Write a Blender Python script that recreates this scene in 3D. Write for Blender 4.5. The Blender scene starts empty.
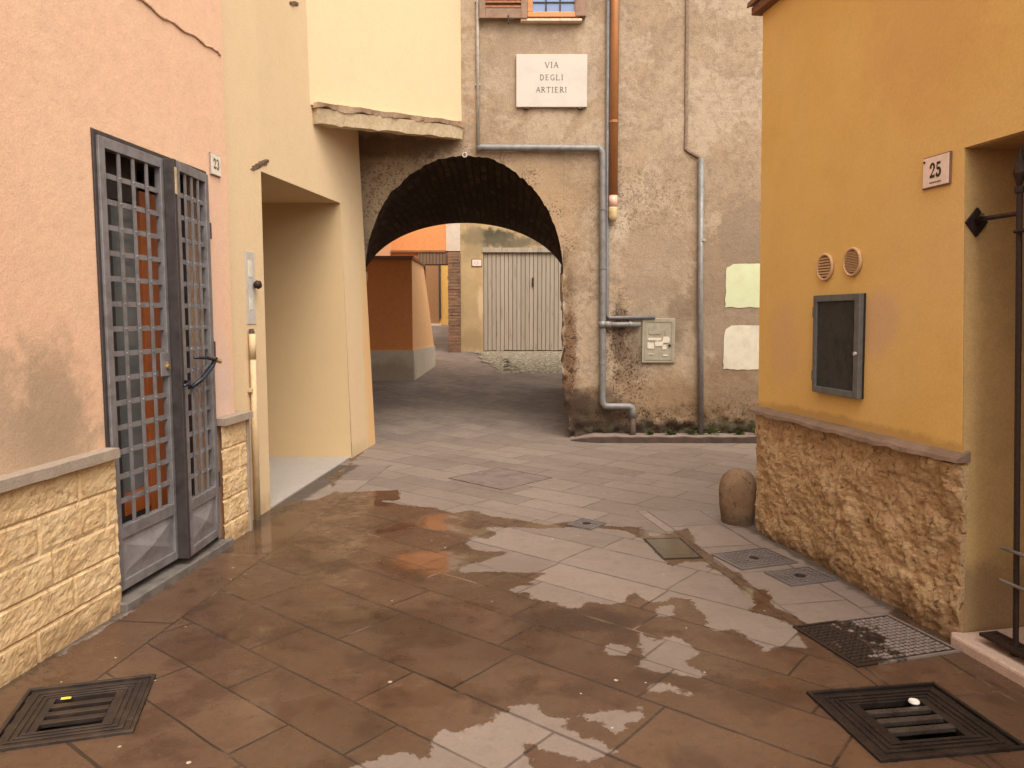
import bpy, bmesh, math, random
import numpy as np
from mathutils import Vector, Matrix, noise
random.seed(7)
S = bpy.context.scene
C = S.collection
R = math.radians

# ------------------------------------------------------------------ mesh kit
class MB:
    def __init__(s): s.v = []; s.f = []
    def add(s, vs, fs):
        n = len(s.v); s.v += [tuple(p) for p in vs]; s.f += [tuple(i + n for i in f) for f in fs]; return s
    def box(s, x0, x1, y0, y1, z0, z1):
        return s.add([(x0,y0,z0),(x1,y0,z0),(x1,y1,z0),(x0,y1,z0),(x0,y0,z1),(x1,y0,z1),(x1,y1,z1),(x0,y1,z1)],
                     [(0,3,2,1),(4,5,6,7),(0,1,5,4),(1,2,6,5),(2,3,7,6),(3,0,4,7)])
    def prism(s, poly, a, b, ax='y'):
        n = len(poly)
        m = {'y': lambda p, t: (p[0], t, p[1]), 'z': lambda p, t: (p[0], p[1], t), 'x': lambda p, t: (t, p[0], p[1])}[ax]
        return s.add([m(p, a) for p in poly] + [m(p, b) for p in poly],
                     [tuple(range(n))[::-1], tuple(range(n, 2*n))] + [(i, (i+1) % n, (i+1) % n + n, i+n) for i in range(n)])
    def hexa(s, p):            # eight corners, bottom ring then top ring
        return s.add(p, [(0,3,2,1),(4,5,6,7),(0,1,5,4),(1,2,6,5),(2,3,7,6),(3,0,4,7)])
    def tube(s, pts, r, n=10, caps=True):
        pts = [Vector(p) for p in pts]; rs = r if isinstance(r, (list, tuple)) else [r]*len(pts)
        rings = []; up = None
        for i, p in enumerate(pts):
            d = ((pts[min(i+1, len(pts)-1)] - p).normalized() + (p - pts[max(i-1, 0)]).normalized()).normalized()
            if up is None: up = d.orthogonal().normalized()
            a = (up - d*up.dot(d)).normalized(); up = a; b = d.cross(a)
            k = 1.0
            if 0 < i < len(pts)-1:
                c = (pts[i+1]-p).normalized().dot(d); k = 1/max(c, .6)
            rings.append([p + (a*math.cos(2*math.pi*j/n) + b*math.sin(2*math.pi*j/n))*rs[i] for j in range(n)])
        vs = [q for ring in rings for q in ring]; fs = []
        for i in range(len(pts)-1):
            for j in range(n): fs.append((i*n+j, i*n+(j+1) % n, (i+1)*n+(j+1) % n, (i+1)*n+j))
        if caps: fs += [tuple(range(n))[::-1], tuple(range((len(pts)-1)*n, len(pts)*n))]
        return s.add(vs, fs)
    def lathe(s, prof, n=32, c=(0,0), fn=None):
        vs = []
        for r, z in prof:
            for j in range(n):
                a = 2*math.pi*j/n; q = r if fn is None else fn(r, z, a)
                vs.append((c[0]+q*math.cos(a), c[1]+q*math.sin(a), z))
        fs = [(i*n+j, i*n+(j+1) % n, (i+1)*n+(j+1) % n, (i+1)*n+j) for i in range(len(prof)-1) for j in range(n)]
        fs += [tuple(range(n))[::-1], tuple(range((len(prof)-1)*n, len(prof)*n))]
        return s.add(vs, fs)
    def grid(s, us, vs, fn, skip=None):
        nu, nv = len(us), len(vs)
        P = [fn(u, v) for v in vs for u in us]
        F = []
        for j in range(nv-1):
            for i in range(nu-1):
                if skip and skip((us[i]+us[i+1])/2, (vs[j]+vs[j+1])/2): continue
                F.append((j*nu+i, j*nu+i+1, (j+1)*nu+i+1, (j+1)*nu+i))
        return s.add(P, F)
    def stroke(s, pts, w, y0, y1):
        for (a, b) in zip(pts[:-1], pts[1:]):
            dx, dz = b[0]-a[0], b[1]-a[1]; L = math.hypot(dx, dz) or 1; nx, nz = -dz/L*w/2, dx/L*w/2
            s.prism([(a[0]+nx,a[1]+nz),(a[0]-nx,a[1]-nz),(b[0]-nx,b[1]-nz),(b[0]+nx,b[1]+nz)], y0, y1)
        return s
    def build(s, name, m, parent=None, world=False, smooth=False, bevel=0, angle=30):
        me = bpy.data.meshes.new(name); vs = s.v
        if world and parent is not None:
            inv = parent.matrix_basis.inverted(); vs = [tuple(inv @ Vector(p)) for p in vs]
        me.from_pydata(vs, [], s.f); me.update()
        bm = bmesh.new(); bm.from_mesh(me); bmesh.ops.recalc_face_normals(bm, faces=bm.faces); bm.to_mesh(me); bm.free()
        if smooth:
            for p in me.polygons: p.use_smooth = True
        me.materials.append(m)
        o = bpy.data.objects.new(name, me); C.objects.link(o)
        if parent is not None: o.parent = parent
        if bevel:
            b = o.modifiers.new('bevel', 'BEVEL'); b.width = bevel; b.segments = 2; b.limit_method = 'ANGLE'; b.angle_limit = R(angle)
        return o

def thing(name, label, cat, loc=(0,0,0), rz=0, group=None):
    o = bpy.data.objects.new(name, None); C.objects.link(o)
    o.location = loc; o.rotation_euler = (0,0,rz); o.empty_display_size = .1
    o.matrix_basis = Matrix.Translation(loc) @ Matrix.Rotation(rz, 4, 'Z')
    o['label'] = label; o['category'] = cat
    if group: o['group'] = group
    return o
def tag(o, label, cat, group=None):
    o['label'] = label; o['category'] = cat
    if group: o['group'] = group
    return o
def lin(a, b, step):
    n = max(1, int(round((b-a)/step))); return [a+(b-a)*i/n for i in range(n+1)]

# ------------------------------------------------------------------ node kit
class NT:
    def __init__(s, name):
        s.m = bpy.data.materials.new(name); s.m.use_nodes = True; s.t = s.m.node_tree; s.n = s.t.nodes
        s.b = s.n['Principled BSDF']; s.pos = s.n.new('ShaderNodeNewGeometry').outputs['Position']
    def L(s, a, b):
        if hasattr(a, 'is_output') or isinstance(a, bpy.types.NodeSocket): s.t.links.new(a, b)
        else: b.default_value = a
    def math(s, op, a, b=0.0, c=0.0, clamp=False):
        n = s.n.new('ShaderNodeMath'); n.operation = op; n.use_clamp = clamp
        s.L(a, n.inputs[0]); s.L(b, n.inputs[1]); s.L(c, n.inputs[2]); return n.outputs[0]
    def noise(s, scale, detail=5, rough=.55, vec=None, dist=0, out=0):
        n = s.n.new('ShaderNodeTexNoise'); n.inputs['Scale'].default_value = scale; n.inputs['Detail'].default_value = detail
        n.inputs['Roughness'].default_value = rough; n.inputs['Distortion'].default_value = dist
        s.t.links.new(vec if vec is not None else s.pos, n.inputs['Vector']); return n.outputs[out]
    def voro(s, scale, vec=None, feature='F1', out='Distance', rand=1):
        n = s.n.new('ShaderNodeTexVoronoi'); n.feature = feature; n.inputs['Scale'].default_value = scale; n.inputs['Randomness'].default_value = rand
        s.t.links.new(vec if vec is not None else s.pos, n.inputs['Vector']); return n.outputs[out]
    def ramp(s, x, a, b, lo=0.0, hi=1.0):
        n = s.n.new('ShaderNodeMapRange'); n.interpolation_type = 'SMOOTHSTEP'
        s.L(x, n.inputs[0]); s.L(a, n.inputs[1]); s.L(b, n.inputs[2]); s.L(lo, n.inputs[3]); s.L(hi, n.inputs[4]); return n.outputs[0]
    def mix(s, f, a, b, blend='MIX'):
        n = s.n.new('ShaderNodeMix'); n.data_type = 'RGBA'; n.blend_type = blend
        s.L(f, n.inputs[0])
        for q, i in ((a, 6), (b, 7)):
            if isinstance(q, (tuple, list)): n.inputs[i].default_value = (*q[:3], 1)
            else: s.t.links.new(q, n.inputs[i])
        return n.outputs[2]
    def mapping(s, loc=(0,0,0), rot=(0,0,0), scale=(1,1,1), vec=None):
        n = s.n.new('ShaderNodeMapping'); n.inputs[1].default_value = loc; n.inputs[2].default_value = rot; n.inputs[3].default_value = scale
        s.t.links.new(vec if vec is not None else s.pos, n.inputs[0]); return n.outputs[0]
    def sep(s, vec=None):
        n = s.n.new('ShaderNodeSeparateXYZ'); s.t.links.new(vec if vec is not None else s.pos, n.inputs[0]); return n.outputs
    def comb(s, x, y, z=0.0):
        n = s.n.new('ShaderNodeCombineXYZ'); s.L(x, n.inputs[0]); s.L(y, n.inputs[1]); s.L(z, n.inputs[2]); return n.outputs[0]
    def attr(s, name):
        n = s.n.new('ShaderNodeAttribute'); n.attribute_name = name; return n.outputs['Fac']
    def bump(s, h, strength, dist=.02, nrm=None):
        n = s.n.new('ShaderNodeBump'); s.L(strength, n.inputs['Strength']); n.inputs['Distance'].default_value = dist
        s.L(h, n.inputs['Height'])
        if nrm is not None: s.t.links.new(nrm, n.inputs['Normal'])
        return n.outputs[0]
    def blob(s, c, r, jag=.25, soft=.5, scale=6):
        """a stain or patch of painted light with a ragged outline round a fixed point of the wall"""
        n = s.n.new('ShaderNodeVectorMath'); n.operation = 'SUBTRACT'; s.t.links.new(s.pos, n.inputs[0]); n.inputs[1].default_value = c
        d = s.n.new('ShaderNodeVectorMath'); d.operation = 'DIVIDE'; s.t.links.new(n.outputs[0], d.inputs[0]); d.inputs[1].default_value = r
        l = s.n.new('ShaderNodeVectorMath'); l.operation = 'LENGTH'; s.t.links.new(d.outputs[0], l.inputs[0])
        w = s.math('MULTIPLY_ADD', s.noise(scale, 6, .65), jag*4, -jag*2)
        return s.ramp(s.math('ADD', l.outputs['Value'], w), 1-soft, 1+soft*.4, 1.0, 0.0)
    def out(s, col, rough=.8, nrm=None, metal=0, spec=None):
        if isinstance(col, (tuple, list)): s.b.inputs['Base Color'].default_value = (*col[:3], 1)
        else: s.t.links.new(col, s.b.inputs['Base Color'])
        s.L(rough, s.b.inputs['Roughness']); s.b.inputs['Metallic'].default_value = metal
        if spec is not None: s.L(spec, s.b.inputs['Specular IOR Level'])
        if nrm is not None: s.t.links.new(nrm, s.b.inputs['Normal'])
        return s.m

def plaster(name, c, c2, c3, grain=90, bs=.35, mid=3.0, amount=.6, stains_and_light=(), rough=.9, streak=.0, pitzones=(), pits=.25, blotch=.25, gm=.25, flake=None):
    """painted render: base, cloudy second tone, small worn spots, plus stains [(centre, radii, colour, strength, jag)]"""
    t = NT(name)
    cloud = t.ramp(t.noise(mid, 6, .62), .38, .68)
    col = t.mix(t.math('MULTIPLY', cloud, amount), c, c2)
    col = t.mix(t.math('MULTIPLY', t.ramp(t.noise(mid*.35, 4, .5), .45, .75), amount*.7), col, c3)
    spots = t.ramp(t.noise(28, 6, .7), .62, .74)
    col = t.mix(t.math('MULTIPLY', spots, amount*.45), col, c3)
    if flake:
        fl = t.noise(1.7, 9, .66, dist=.5)
        col = t.mix(t.math('MULTIPLY', t.ramp(fl, .50, .535), .7), col, flake[0])
        col = t.mix(t.math('MULTIPLY', t.ramp(t.noise(2.6, 9, .7, t.mapping(loc=(3, 1, 7)), dist=.4), .56, .59), .65), col, flake[1])
    bl = t.ramp(t.noise(mid*4.5, 8, .72), .44, .64)
    col = t.mix(t.math('MULTIPLY', bl, blotch), col, tuple(k*.72 for k in c2))
    pt = t.math('MULTIPLY', t.ramp(t.noise(75, 5, .75), .60, .69), t.ramp(t.noise(mid*1.3, 4, .6), .35, .6))
    col = t.mix(t.math('MULTIPLY', pt, pits), col, tuple(k*.35 for k in c2))
    if streak:
        st = t.ramp(t.noise(5, 5, .6, t.mapping(scale=(1, 1, .12))), .5, .75)
        col = t.mix(t.math('MULTIPLY', st, streak), col, c3)
    for (cc, rr, sc, k, jag, *sf) in stains_and_light:
        col = t.mix(t.math('MULTIPLY', t.blob(cc, rr, jag, *(sf or [.5])), k), col, sc)
    for (cc, rr, sc, k) in pitzones:     # flaked holes with hard edges
        pz = t.math('MULTIPLY', t.blob(cc, rr, .3, .8), t.math('MAXIMUM', t.ramp(t.noise(34, 6, .7), .545, .57), t.ramp(t.noise(13, 7, .7, dist=.6), .585, .61)))
        col = t.mix(t.math('MULTIPLY', pz, k), col, sc)
    f = t.noise(grain, 4, .6)
    col = t.mix(gm, col, t.mix(t.ramp(f, .3, .7), (.35,.3,.25), (1,1,1)), 'MULTIPLY')
    h = t.math('ADD', t.math('MULTIPLY', f, .35), t.math('MULTIPLY', t.noise(14, 6, .65), 1.0))
    return t.out(col, rough, t.bump(h, bs, .012), spec=.25)

def simple(name, c, rough=.5, metal=0, var=.25, scale=18, c2=None, bs=.1, spec=None):
    t = NT(name); d = c2 or tuple(k*.55 for k in c)
    n = t.noise(scale, 6, .65)
    col = t.mix(t.math('MULTIPLY', t.ramp(n, .4, .72), var*2, clamp=True), c, d)
    r = t.ramp(t.noise(scale*1.7, 4), .3, .7, max(rough-.12, .02), min(rough+.15, 1))
    return t.out(col, r, t.bump(t.noise(scale*6, 4), bs, .004), metal, spec)

# ------------------------------------------------------------------ materials
M = {}
PINK = (.73,.465,.31)
M['pink'] = plaster('pink_render', PINK, (.72,.48,.325), (.66,.39,.25), amount=.5, streak=.2, blotch=.22, grain=120, gm=.2, mid=2.2, stains_and_light=[
    ((-2.14,2.8,.92),(.5,1.0,.42),(.40,.295,.20),.75,.35), ((-2.05,3.4,1.05),(.4,.28,.42),(.35,.25,.165),.7,.4),
    ((-2.2,2.0,.9),(.5,.7,.22),(.40,.28,.18),.7,.3), ((-1.9,4.95,1.0),(.3,.16,.45),(.62,.46,.40),.7,.3),
    ((-1.9,4.95,1.9),(.3,.14,.8),(.68,.44,.34),.5,.3)])
M['cream'] = plaster('cream_render', (.68,.505,.31), (.695,.52,.33), (.64,.465,.275), amount=.45, bs=.18, grain=110, mid=1.6, pits=.12, blotch=.12, gm=.2, streak=.08, stains_and_light=[
    ((-1.62,8.85,.8),(.3,.32,1.6),(.72,.40,.15),.6,.2), ((-1.9,5.5,.0),(.3,.4,.18),(.42,.28,.16),.6,.35), ((-1.75,8.0,.0),(.3,.7,.16),(.5,.36,.22),.5,.35)])  # first entry: orange bounce light painted onto the wall beside the arch
M['porch'] = plaster('shaded_porch_render', (.54,.395,.225), (.52,.38,.215), (.47,.345,.195), amount=.35, bs=.12, grain=110, mid=1.2, pits=.08, blotch=.06, gm=.12)  # cream paint darkened, the porch's shade put into the colour
M['ochre'] = plaster('ochre_render', (.715,.47,.155), (.67,.42,.12), (.69,.475,.24), amount=.75, bs=.22, mid=1.3, pits=.15, blotch=.12, gm=.12, streak=.10, stains_and_light=[
    ((1.97,4.0,1.47),(.2,.17,.20),(.62,.40,.23),.8,.22), ((1.84,4.95,1.35),(.2,.2,.34),(.62,.38,.20),.55,.3),
    ((2.05,3.75,2.9),(.3,.5,.5),(.60,.32,.13),.4,.3), ((1.9,4.3,.89),(.5,1.5,.05),(.32,.19,.08),.5,.35)])
M['ochre_jamb'] = plaster('jamb_render', (.50,.33,.14), (.44,.29,.14), (.38,.26,.15), amount=.5, bs=.2, mid=2, stains_and_light=[((2.2,3.4,.1),(.5,.4,.3),(.22,.14,.08),.7,.3)])
GREY = (.375,.272,.182)
sx = lambda x, z, rx, rz, c, k, j=.3, sf=.5: ((x, 9.2, z), (rx, .6, rz), c, k, j, sf)
PZ = [((-.58-1.27*math.cos(a), 9.2, 2.05+1.45*math.sin(a)), (.16,.6,.16), (.11,.065,.04), .85) for a in (.25,.55,.85,1.2,1.55,1.9,2.25,2.6,2.9)] + [((1.28,9.2,1.15),(.22,.6,.8),(.045,.025,.016),.95), ((1.5,9.2,.75),(.25,.6,.5),(.06,.033,.02),.9), ((1.55,9.2,.15),(1.3,.6,.35),(.03,.022,.015),.9), ((2.8,9.2,.3),(.6,.6,.35),(.04,.035,.018),.7),
      ((.70,9.3,.9),(.14,.6,1.3),(.05,.028,.018),.9), ((1.5,9.2,2.9),(.9,.6,.5),(.16,.11,.075),.7), ((-1.5,9.2,3.1),(.6,.6,.5),(.15,.10,.06),.7), ((1.24,9.2,3.2),(.1,.6,1.2),(.12,.07,.045),.7)]
M['grey'] = plaster('old_grey_render', GREY, (.27,.195,.13), (.44,.35,.26), grain=80, bs=.75, mid=2.2, amount=.6, streak=.4, pits=.8, blotch=.45, gm=.36, flake=((.43,.335,.245), (.27,.20,.14)), pitzones=PZ, stains_and_light=[
    sx(.2,3.2,1.0,.5,(.30,.20,.12),.5), sx(.35,2.6,.5,.8,(.42,.28,.16),.5), sx(.2,4.5,.8,.55,(.33,.255,.19),.45),
    sx(2.75,1.75,.62,.85,(.27,.195,.135),.7,.22,.12), sx(1.75,2.1,.45,.42,(.30,.225,.16),.5,.25,.12), sx(2.9,2.5,.4,.4,(.26,.19,.135),.6,.25,.12), sx(1.7,2.5,.5,.3,(.33,.245,.17),.5),
    sx(1.7,1.25,.42,.42,(.27,.22,.16),.75), sx(2.02,1.5,.16,.38,(.17,.12,.085),.6), sx(1.3,1.25,.10,.5,(.09,.055,.035),.75,.5), sx(1.45,.95,.16,.4,(.12,.07,.045),.5,.6),
    sx(1.6,.4,1.2,.42,(.26,.165,.09),.6), sx(2.7,.55,.6,.5,(.22,.14,.08),.65), sx(1.0,.3,.5,.35,(.075,.05,.033),.9), sx(2.0,.04,1.7,.22,(.045,.036,.024),.92,.4),
    sx(.70,.9,.10,1.1,(.17,.09,.045),.8,.4), sx(.75,.35,.2,.4,(.06,.04,.028),.8,.4), sx(1.28,2.62,.16,.24,(.52,.42,.31),.75,.15), sx(-1.5,3.55,1.0,.16,(.14,.09,.055),.8,.3), sx(-1.5,2.9,.5,.5,(.50,.38,.25),.6),  # last two: shade painted under the ledge, brighter light painted below it
    sx(2.7,.14,.6,.13,(.075,.065,.033),.6,.4)])
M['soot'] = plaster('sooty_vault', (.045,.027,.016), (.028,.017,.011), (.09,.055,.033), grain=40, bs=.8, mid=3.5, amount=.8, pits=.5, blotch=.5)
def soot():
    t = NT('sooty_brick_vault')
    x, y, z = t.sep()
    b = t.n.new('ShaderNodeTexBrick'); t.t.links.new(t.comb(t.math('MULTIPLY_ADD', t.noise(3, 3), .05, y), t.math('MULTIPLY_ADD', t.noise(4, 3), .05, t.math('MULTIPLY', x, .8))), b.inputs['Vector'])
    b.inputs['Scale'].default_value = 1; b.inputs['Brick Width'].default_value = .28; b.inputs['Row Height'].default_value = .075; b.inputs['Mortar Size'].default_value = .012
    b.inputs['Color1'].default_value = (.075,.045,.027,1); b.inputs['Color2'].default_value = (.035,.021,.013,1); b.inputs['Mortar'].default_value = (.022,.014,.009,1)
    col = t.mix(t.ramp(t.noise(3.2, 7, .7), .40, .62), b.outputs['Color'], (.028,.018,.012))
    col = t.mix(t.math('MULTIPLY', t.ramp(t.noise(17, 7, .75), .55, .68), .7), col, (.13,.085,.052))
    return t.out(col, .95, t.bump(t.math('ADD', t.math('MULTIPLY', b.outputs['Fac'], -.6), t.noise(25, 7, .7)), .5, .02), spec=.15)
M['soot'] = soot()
M['orange'] = plaster('orange_render', (.68,.29,.11), (.66,.28,.11), (.62,.26,.1), amount=.4, bs=.15)
M['terra'] = plaster('red_orange_render', (.75,.29,.10), (.73,.28,.095), (.7,.265,.09), amount=.35, bs=.15)
M['apricot'] = plaster('apricot_render', (.80,.46,.23), (.79,.45,.22), (.75,.43,.21), amount=.3, bs=.15)
M['oldtile'] = simple('old_white_tile', (.66,.59,.49), .5, 0, .3, 20)
M['gatesill'] = simple('grey_metal_threshold', (.17,.145,.13), .55, .2, .5, 9)
M['peach'] = plaster('peach_render', (.74,.41,.22), (.72,.40,.22), (.68,.38,.2), amount=.3, bs=.15)
M['cement'] = plaster('cement_base', (.60,.51,.41), (.54,.45,.35), (.63,.55,.46), amount=.6, bs=.3, stains_and_light=[((-2.1,13.4,.5),(.6,.3,.3),(.24,.17,.11),.5,.3)])
M['straw'] = plaster('straw_render', (.51,.365,.195), (.44,.31,.155), (.40,.285,.16), amount=.7, bs=.4, mid=1.6, stains_and_light=[
    ((-.55,17.3,3.33),(.75,.5,.22),(.07,.062,.042),.95,.5), ((.0,17.3,3.22),(.8,.5,.16),(.13,.11,.07),.85,.5), ((-.9,17.3,3.25),(.3,.5,.5),(.30,.23,.13),.7,.4),
    ((-.9,17.3,1.0),(.3,.5,.3),(.3,.21,.11),.6,.4), ((-.72,17.3,1.8),(.08,.5,.4),(.66,.50,.33),.6,.3)])
M['far_yellow'] = plaster('far_yellow_render', (.70,.42,.12), (.68,.40,.12), (.64,.38,.1), amount=.3, bs=.1)
M['limestone'] = plaster('limestone', (.64,.51,.34), (.55,.42,.26), (.40,.29,.17), amount=.8, bs=.8, mid=5, pits=.7, blotch=.5, gm=.4)
M['cap'] = plaster('grey_stone_cap', (.33,.26,.20), (.28,.22,.175), (.38,.31,.25), amount=.7, bs=.35, mid=6)
M['slate'] = plaster('slate_ledge', (.21,.14,.10), (.27,.19,.14), (.15,.10,.075), amount=.8, bs=.6, mid=7)
M['tile'] = plaster('roof_tile', (.24,.115,.06), (.20,.10,.06), (.30,.17,.1), amount=.8, bs=.4, mid=8)

def stone(name, a, b, dark, mid, bs, vk=.6):
    t = NT(name)
    n = t.noise(mid, 8, .68, dist=.4)
    col = t.mix(t.ramp(n, .33, .66), a, b)
    veins = t.ramp(t.noise(mid*2.6, 8, .74, dist=.9), .53, .66)
    col = t.mix(t.math('MULTIPLY', veins, vk), col, dark)
    col = t.mix(.35, col, t.mix(t.noise(70, 5, .7), (.35,.3,.25), (1,1,1)), 'MULTIPLY')
    z = t.sep()[2]
    col = t.mix(t.math('MULTIPLY', t.ramp(t.math('MULTIPLY_ADD', t.noise(5, 7, .7), .5, z), .42, .24), .65), col, tuple(k*.8 for k in dark))
    h = t.math('ADD', t.noise(22, 8, .72), t.math('MULTIPLY', t.noise(80, 5, .7), .4))
    return t.out(col, .9, t.bump(h, bs, .02), spec=.2)
M['split'] = stone('split_face_stone', (.72,.53,.31), (.63,.43,.225), (.34,.20,.095), 7, .4, .8)
M['tufa'] = stone('rough_tufa', (.62,.435,.25), (.47,.295,.15), (.15,.08,.038), 9, 1.0, 1.0)
M['bollard'] = stone('worn_bollard_stone', (.27,.18,.11), (.20,.12,.07), (.075,.048,.035), 5, .7, .85)

M['gate'] = simple('grey_gate_paint', (.21,.195,.20), .45, .3, .4, 14, (.13,.11,.105))
M['gate_dark'] = simple('dark_gate_paint', (.055,.043,.043), .45, .3, .3, 14)
M['panel'] = simple('worn_grey_sheet_metal', (.27,.25,.255), .42, .3, .5, 9, (.18,.165,.17))
M['lever'] = simple('black_handle', (.018,.022,.035), .28, .4, .2)
M['brass'] = simple('brass', (.52,.36,.14), .35, .9, .2)
M['iron'] = simple('wrought_iron', (.032,.021,.018), .55, .6, .3, 25, (.06,.03,.02), .4)
M['cast'] = simple('cast_iron_grate', (.045,.033,.029), .42, .55, .5, 9, (.085,.058,.043), .3)
def half_wet():
    t = NT('half_wet_cover_iron')
    m = t.ramp(t.math('ADD', t.noise(9, 6, .65), t.math('MULTIPLY', t.math('ADD', t.sep()[0], -1.66), .9)), .46, .56)
    col = t.mix(m, (.040,.028,.023), t.mix(t.noise(30, 4), (.30,.25,.23), (.19,.155,.14)))
    return t.out(col, t.mix(m, (.25,.25,.25), (.6,.6,.6)), t.bump(t.noise(80, 4), .25, .004), .35)
M['halfwet'] = half_wet()
M['cast_wet'] = simple('wet_cast_iron', (.026,.020,.019), .3, .5, .5, 7, (.05,.036,.030), .2)
M['cover'] = simple('grey_manhole_iron', (.17,.145,.138), .55, .35, .4, 11, (.12,.098,.09), .3)
M['bar'] = simple('wet_sheen_grate_bar', (.085,.068,.06), .3, .5, .5, 12, (.05,.036,.03))  # wet sheen of the bars put into a lighter base colour
M['pit'] = simple('pit_concrete', (.02,.015,.012), .9)
M['pvc'] = simple('grey_pipe', (.185,.175,.17), .45, .1, .45, 12, (.12,.11,.102))
M['pvc_dark'] = simple('dark_grey_conduit', (.15,.14,.145), .5, .1, .3)
M['thin'] = simple('pale_conduit', (.36,.32,.28), .55, 0, .4)
M['rust'] = simple('rusty_pipe_foot', (.09,.055,.04), .7, .3, .4)
M['copper'] = simple('brown_painted_downpipe', (.33,.135,.045), .42, .25, .35, 6, (.25,.11,.05))
M['pinkpvc'] = simple('pink_pipe_sleeve', (.62,.36,.26), .5)
M['tan'] = simple('tan_pipe_end', (.52,.38,.2), .55, 0, .4)
M['cable'] = simple('rusted_cable_channel', (.22,.15,.105), .8, 0, .5, 30)
M['creampipe'] = simple('cream_painted_pipe', (.54,.40,.235), .7, 0, .35, 12, (.42,.30,.17))
M['marble'] = simple('white_marble_slab', (.47,.42,.37), .42, 0, .3, 5, (.41,.36,.31))
M['ink'] = simple('engraved_dark_letters', (.11,.09,.075), .7)
M['black'] = simple('black_numerals', (.015,.012,.012), .4)
M['enamel'] = simple('glazed_number_tile', (.78,.62,.55), .25, 0, .12)
M['brown_edge'] = simple('brown_plate_edge', (.20,.10,.06), .6)
M['steel'] = simple('brushed_intercom_plate', (.55,.51,.46), .4, .1, .2)
M['cab'] = simple('grey_cabinet_frame', (.14,.145,.15), .45, .3, .3)
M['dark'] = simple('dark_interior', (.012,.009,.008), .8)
M['ventring'] = simple('terracotta_vent_plastic', (.56,.36,.19), .5, 0, .2)
M['ventdark'] = simple('brown_vent_slats', (.24,.12,.06), .6)
M['ubox'] = simple('grey_green_utility_box', (.30,.27,.205), .5, 0, .4, 10, (.235,.20,.145))
M['paper'] = simple('torn_paper_notice', (.62,.55,.47), .8, 0, .5, 60, (.42,.36,.28))
M['limewash'] = simple('pale_green_test_paint', (.52,.565,.36), .85, 0, .35, 9, (.52,.48,.31))
M['whitewash'] = simple('off_white_test_paint', (.59,.55,.44), .85, 0, .4, 9, (.5,.44,.34))
M['winwood'] = simple('orange_window_wood', (.48,.20,.05), .4, 0, .3, 10)
M['shutter'] = simple('brown_shutter_wood', (.22,.125,.075), .55, 0, .4, 10)
M['louvre'] = simple('red_brown_louvre', (.26,.09,.035), .5, 0, .4)
M['sill'] = simple('stone_sill', (.58,.46,.34), .6)
M['broken'] = simple('broken_brick', (.085,.045,.024), .95, 0, .5, 40, (.22,.13,.08), .8)
M['leaf'] = simple('weed_leaf', (.07,.09,.02), .6, 0, .4)
M['white'] = simple('white_plastic', (.75,.72,.68), .4)
M['yellowbit'] = simple('yellow_plastic', (.65,.5,.05), .5)
M['mossy'] = plaster('green_wet_slab', (.095,.072,.048), (.075,.056,.038), (.12,.09,.062), amount=.6, rough=.04, bs=.05)
M['concrete'] = plaster('porch_concrete', (.36,.32,.285), (.33,.29,.26), (.39,.345,.31), amount=.5, bs=.12, mid=3)
M['step'] = plaster('worn_step', (.50,.37,.30), (.46,.34,.28), (.55,.42,.34), amount=.6, bs=.3, mid=8)
M['door_brown'] = simple('brown_far_door', (.26,.12,.045), .6, 0, .2)

def wood_red():
    t = NT('orange_red_wood')
    v = t.mapping(scale=(6, 60, 1.2))
    return t.out(t.mix(t.noise(1, 6, .6, v), (.30,.068,.016), (.42,.125,.035)), .32)
M['redwood'] = wood_red()
def glass(name, c, rough):
    t = NT(name); n = t.noise(7, 4, .5, t.mapping(scale=(1, 1, .15)))
    return t.out(t.mix(n, c, tuple(k*1.5 for k in c)), rough, spec=.8)
M['frost'] = glass('frosted_curtain_glass', (.105,.112,.114), .15)
M['dimglass'] = glass('dim_door_glass', (.10,.055,.03), .1)
M['skyglass'] = glass('window_glass_blue', (.10,.16,.30), .06)

def planks():
    t = NT('weathered_garage_boards')
    x, y, z = t.sep()
    w = t.math('FLOOR', t.math('MULTIPLY', x, 1/.0935))
    wn = t.n.new('ShaderNodeTexWhiteNoise'); wn.noise_dimensions = '1D'; t.t.links.new(w, wn.inputs['W'])
    g = t.noise(3, 7, .65, t.mapping(scale=(9, 1, .7)))
    col = t.mix(wn.outputs['Value'], (.37,.305,.235), (.305,.255,.195))
    col = t.mix(t.ramp(g, .5, .72), col, (.20,.17,.12))
    return t.out(col, .75, t.bump(g, .25, .01))
M['planks'] = planks()

def bricks():
    t = NT('old_red_brick')
    x, y, z = t.sep()
    b = t.n.new('ShaderNodeTexBrick'); t.t.links.new(t.comb(t.math('ADD', x, y), z), b.inputs['Vector'])
    b.inputs['Scale'].default_value = 1; b.inputs['Brick Width'].default_value = .24; b.inputs['Row Height'].default_value = .065
    b.inputs['Mortar Size'].default_value = .008; b.inputs['Color1'].default_value = (.20,.10,.055,1); b.inputs['Color2'].default_value = (.30,.15,.085,1); b.inputs['Mortar'].default_value = (.15,.11,.075,1)
    col = t.mix(t.ramp(t.noise(9, 6, .7), .45, .7), b.outputs['Color'], (.10,.065,.045))
    return t.out(col, .9, t.bump(b.outputs['Fac'], .6, -.01))
M['brick'] = bricks()
def rod_tiles():
    t = NT('brick_lintel_on_edge')
    x, y, z = t.sep()
    s = t.ramp(t.math('ABSOLUTE', t.math('SUBTRACT', t.math('FRACT', t.math('MULTIPLY', x, 1/.075)), .5)), .34, .46)
    col = t.mix(s, t.mix(t.noise(8, 6, .7), (.20,.12,.075), (.13,.08,.05)), (.06,.04,.03))
    return t.out(col, .9, t.bump(s, .5, -.01))
M['lintel'] = rod_tiles()

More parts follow.
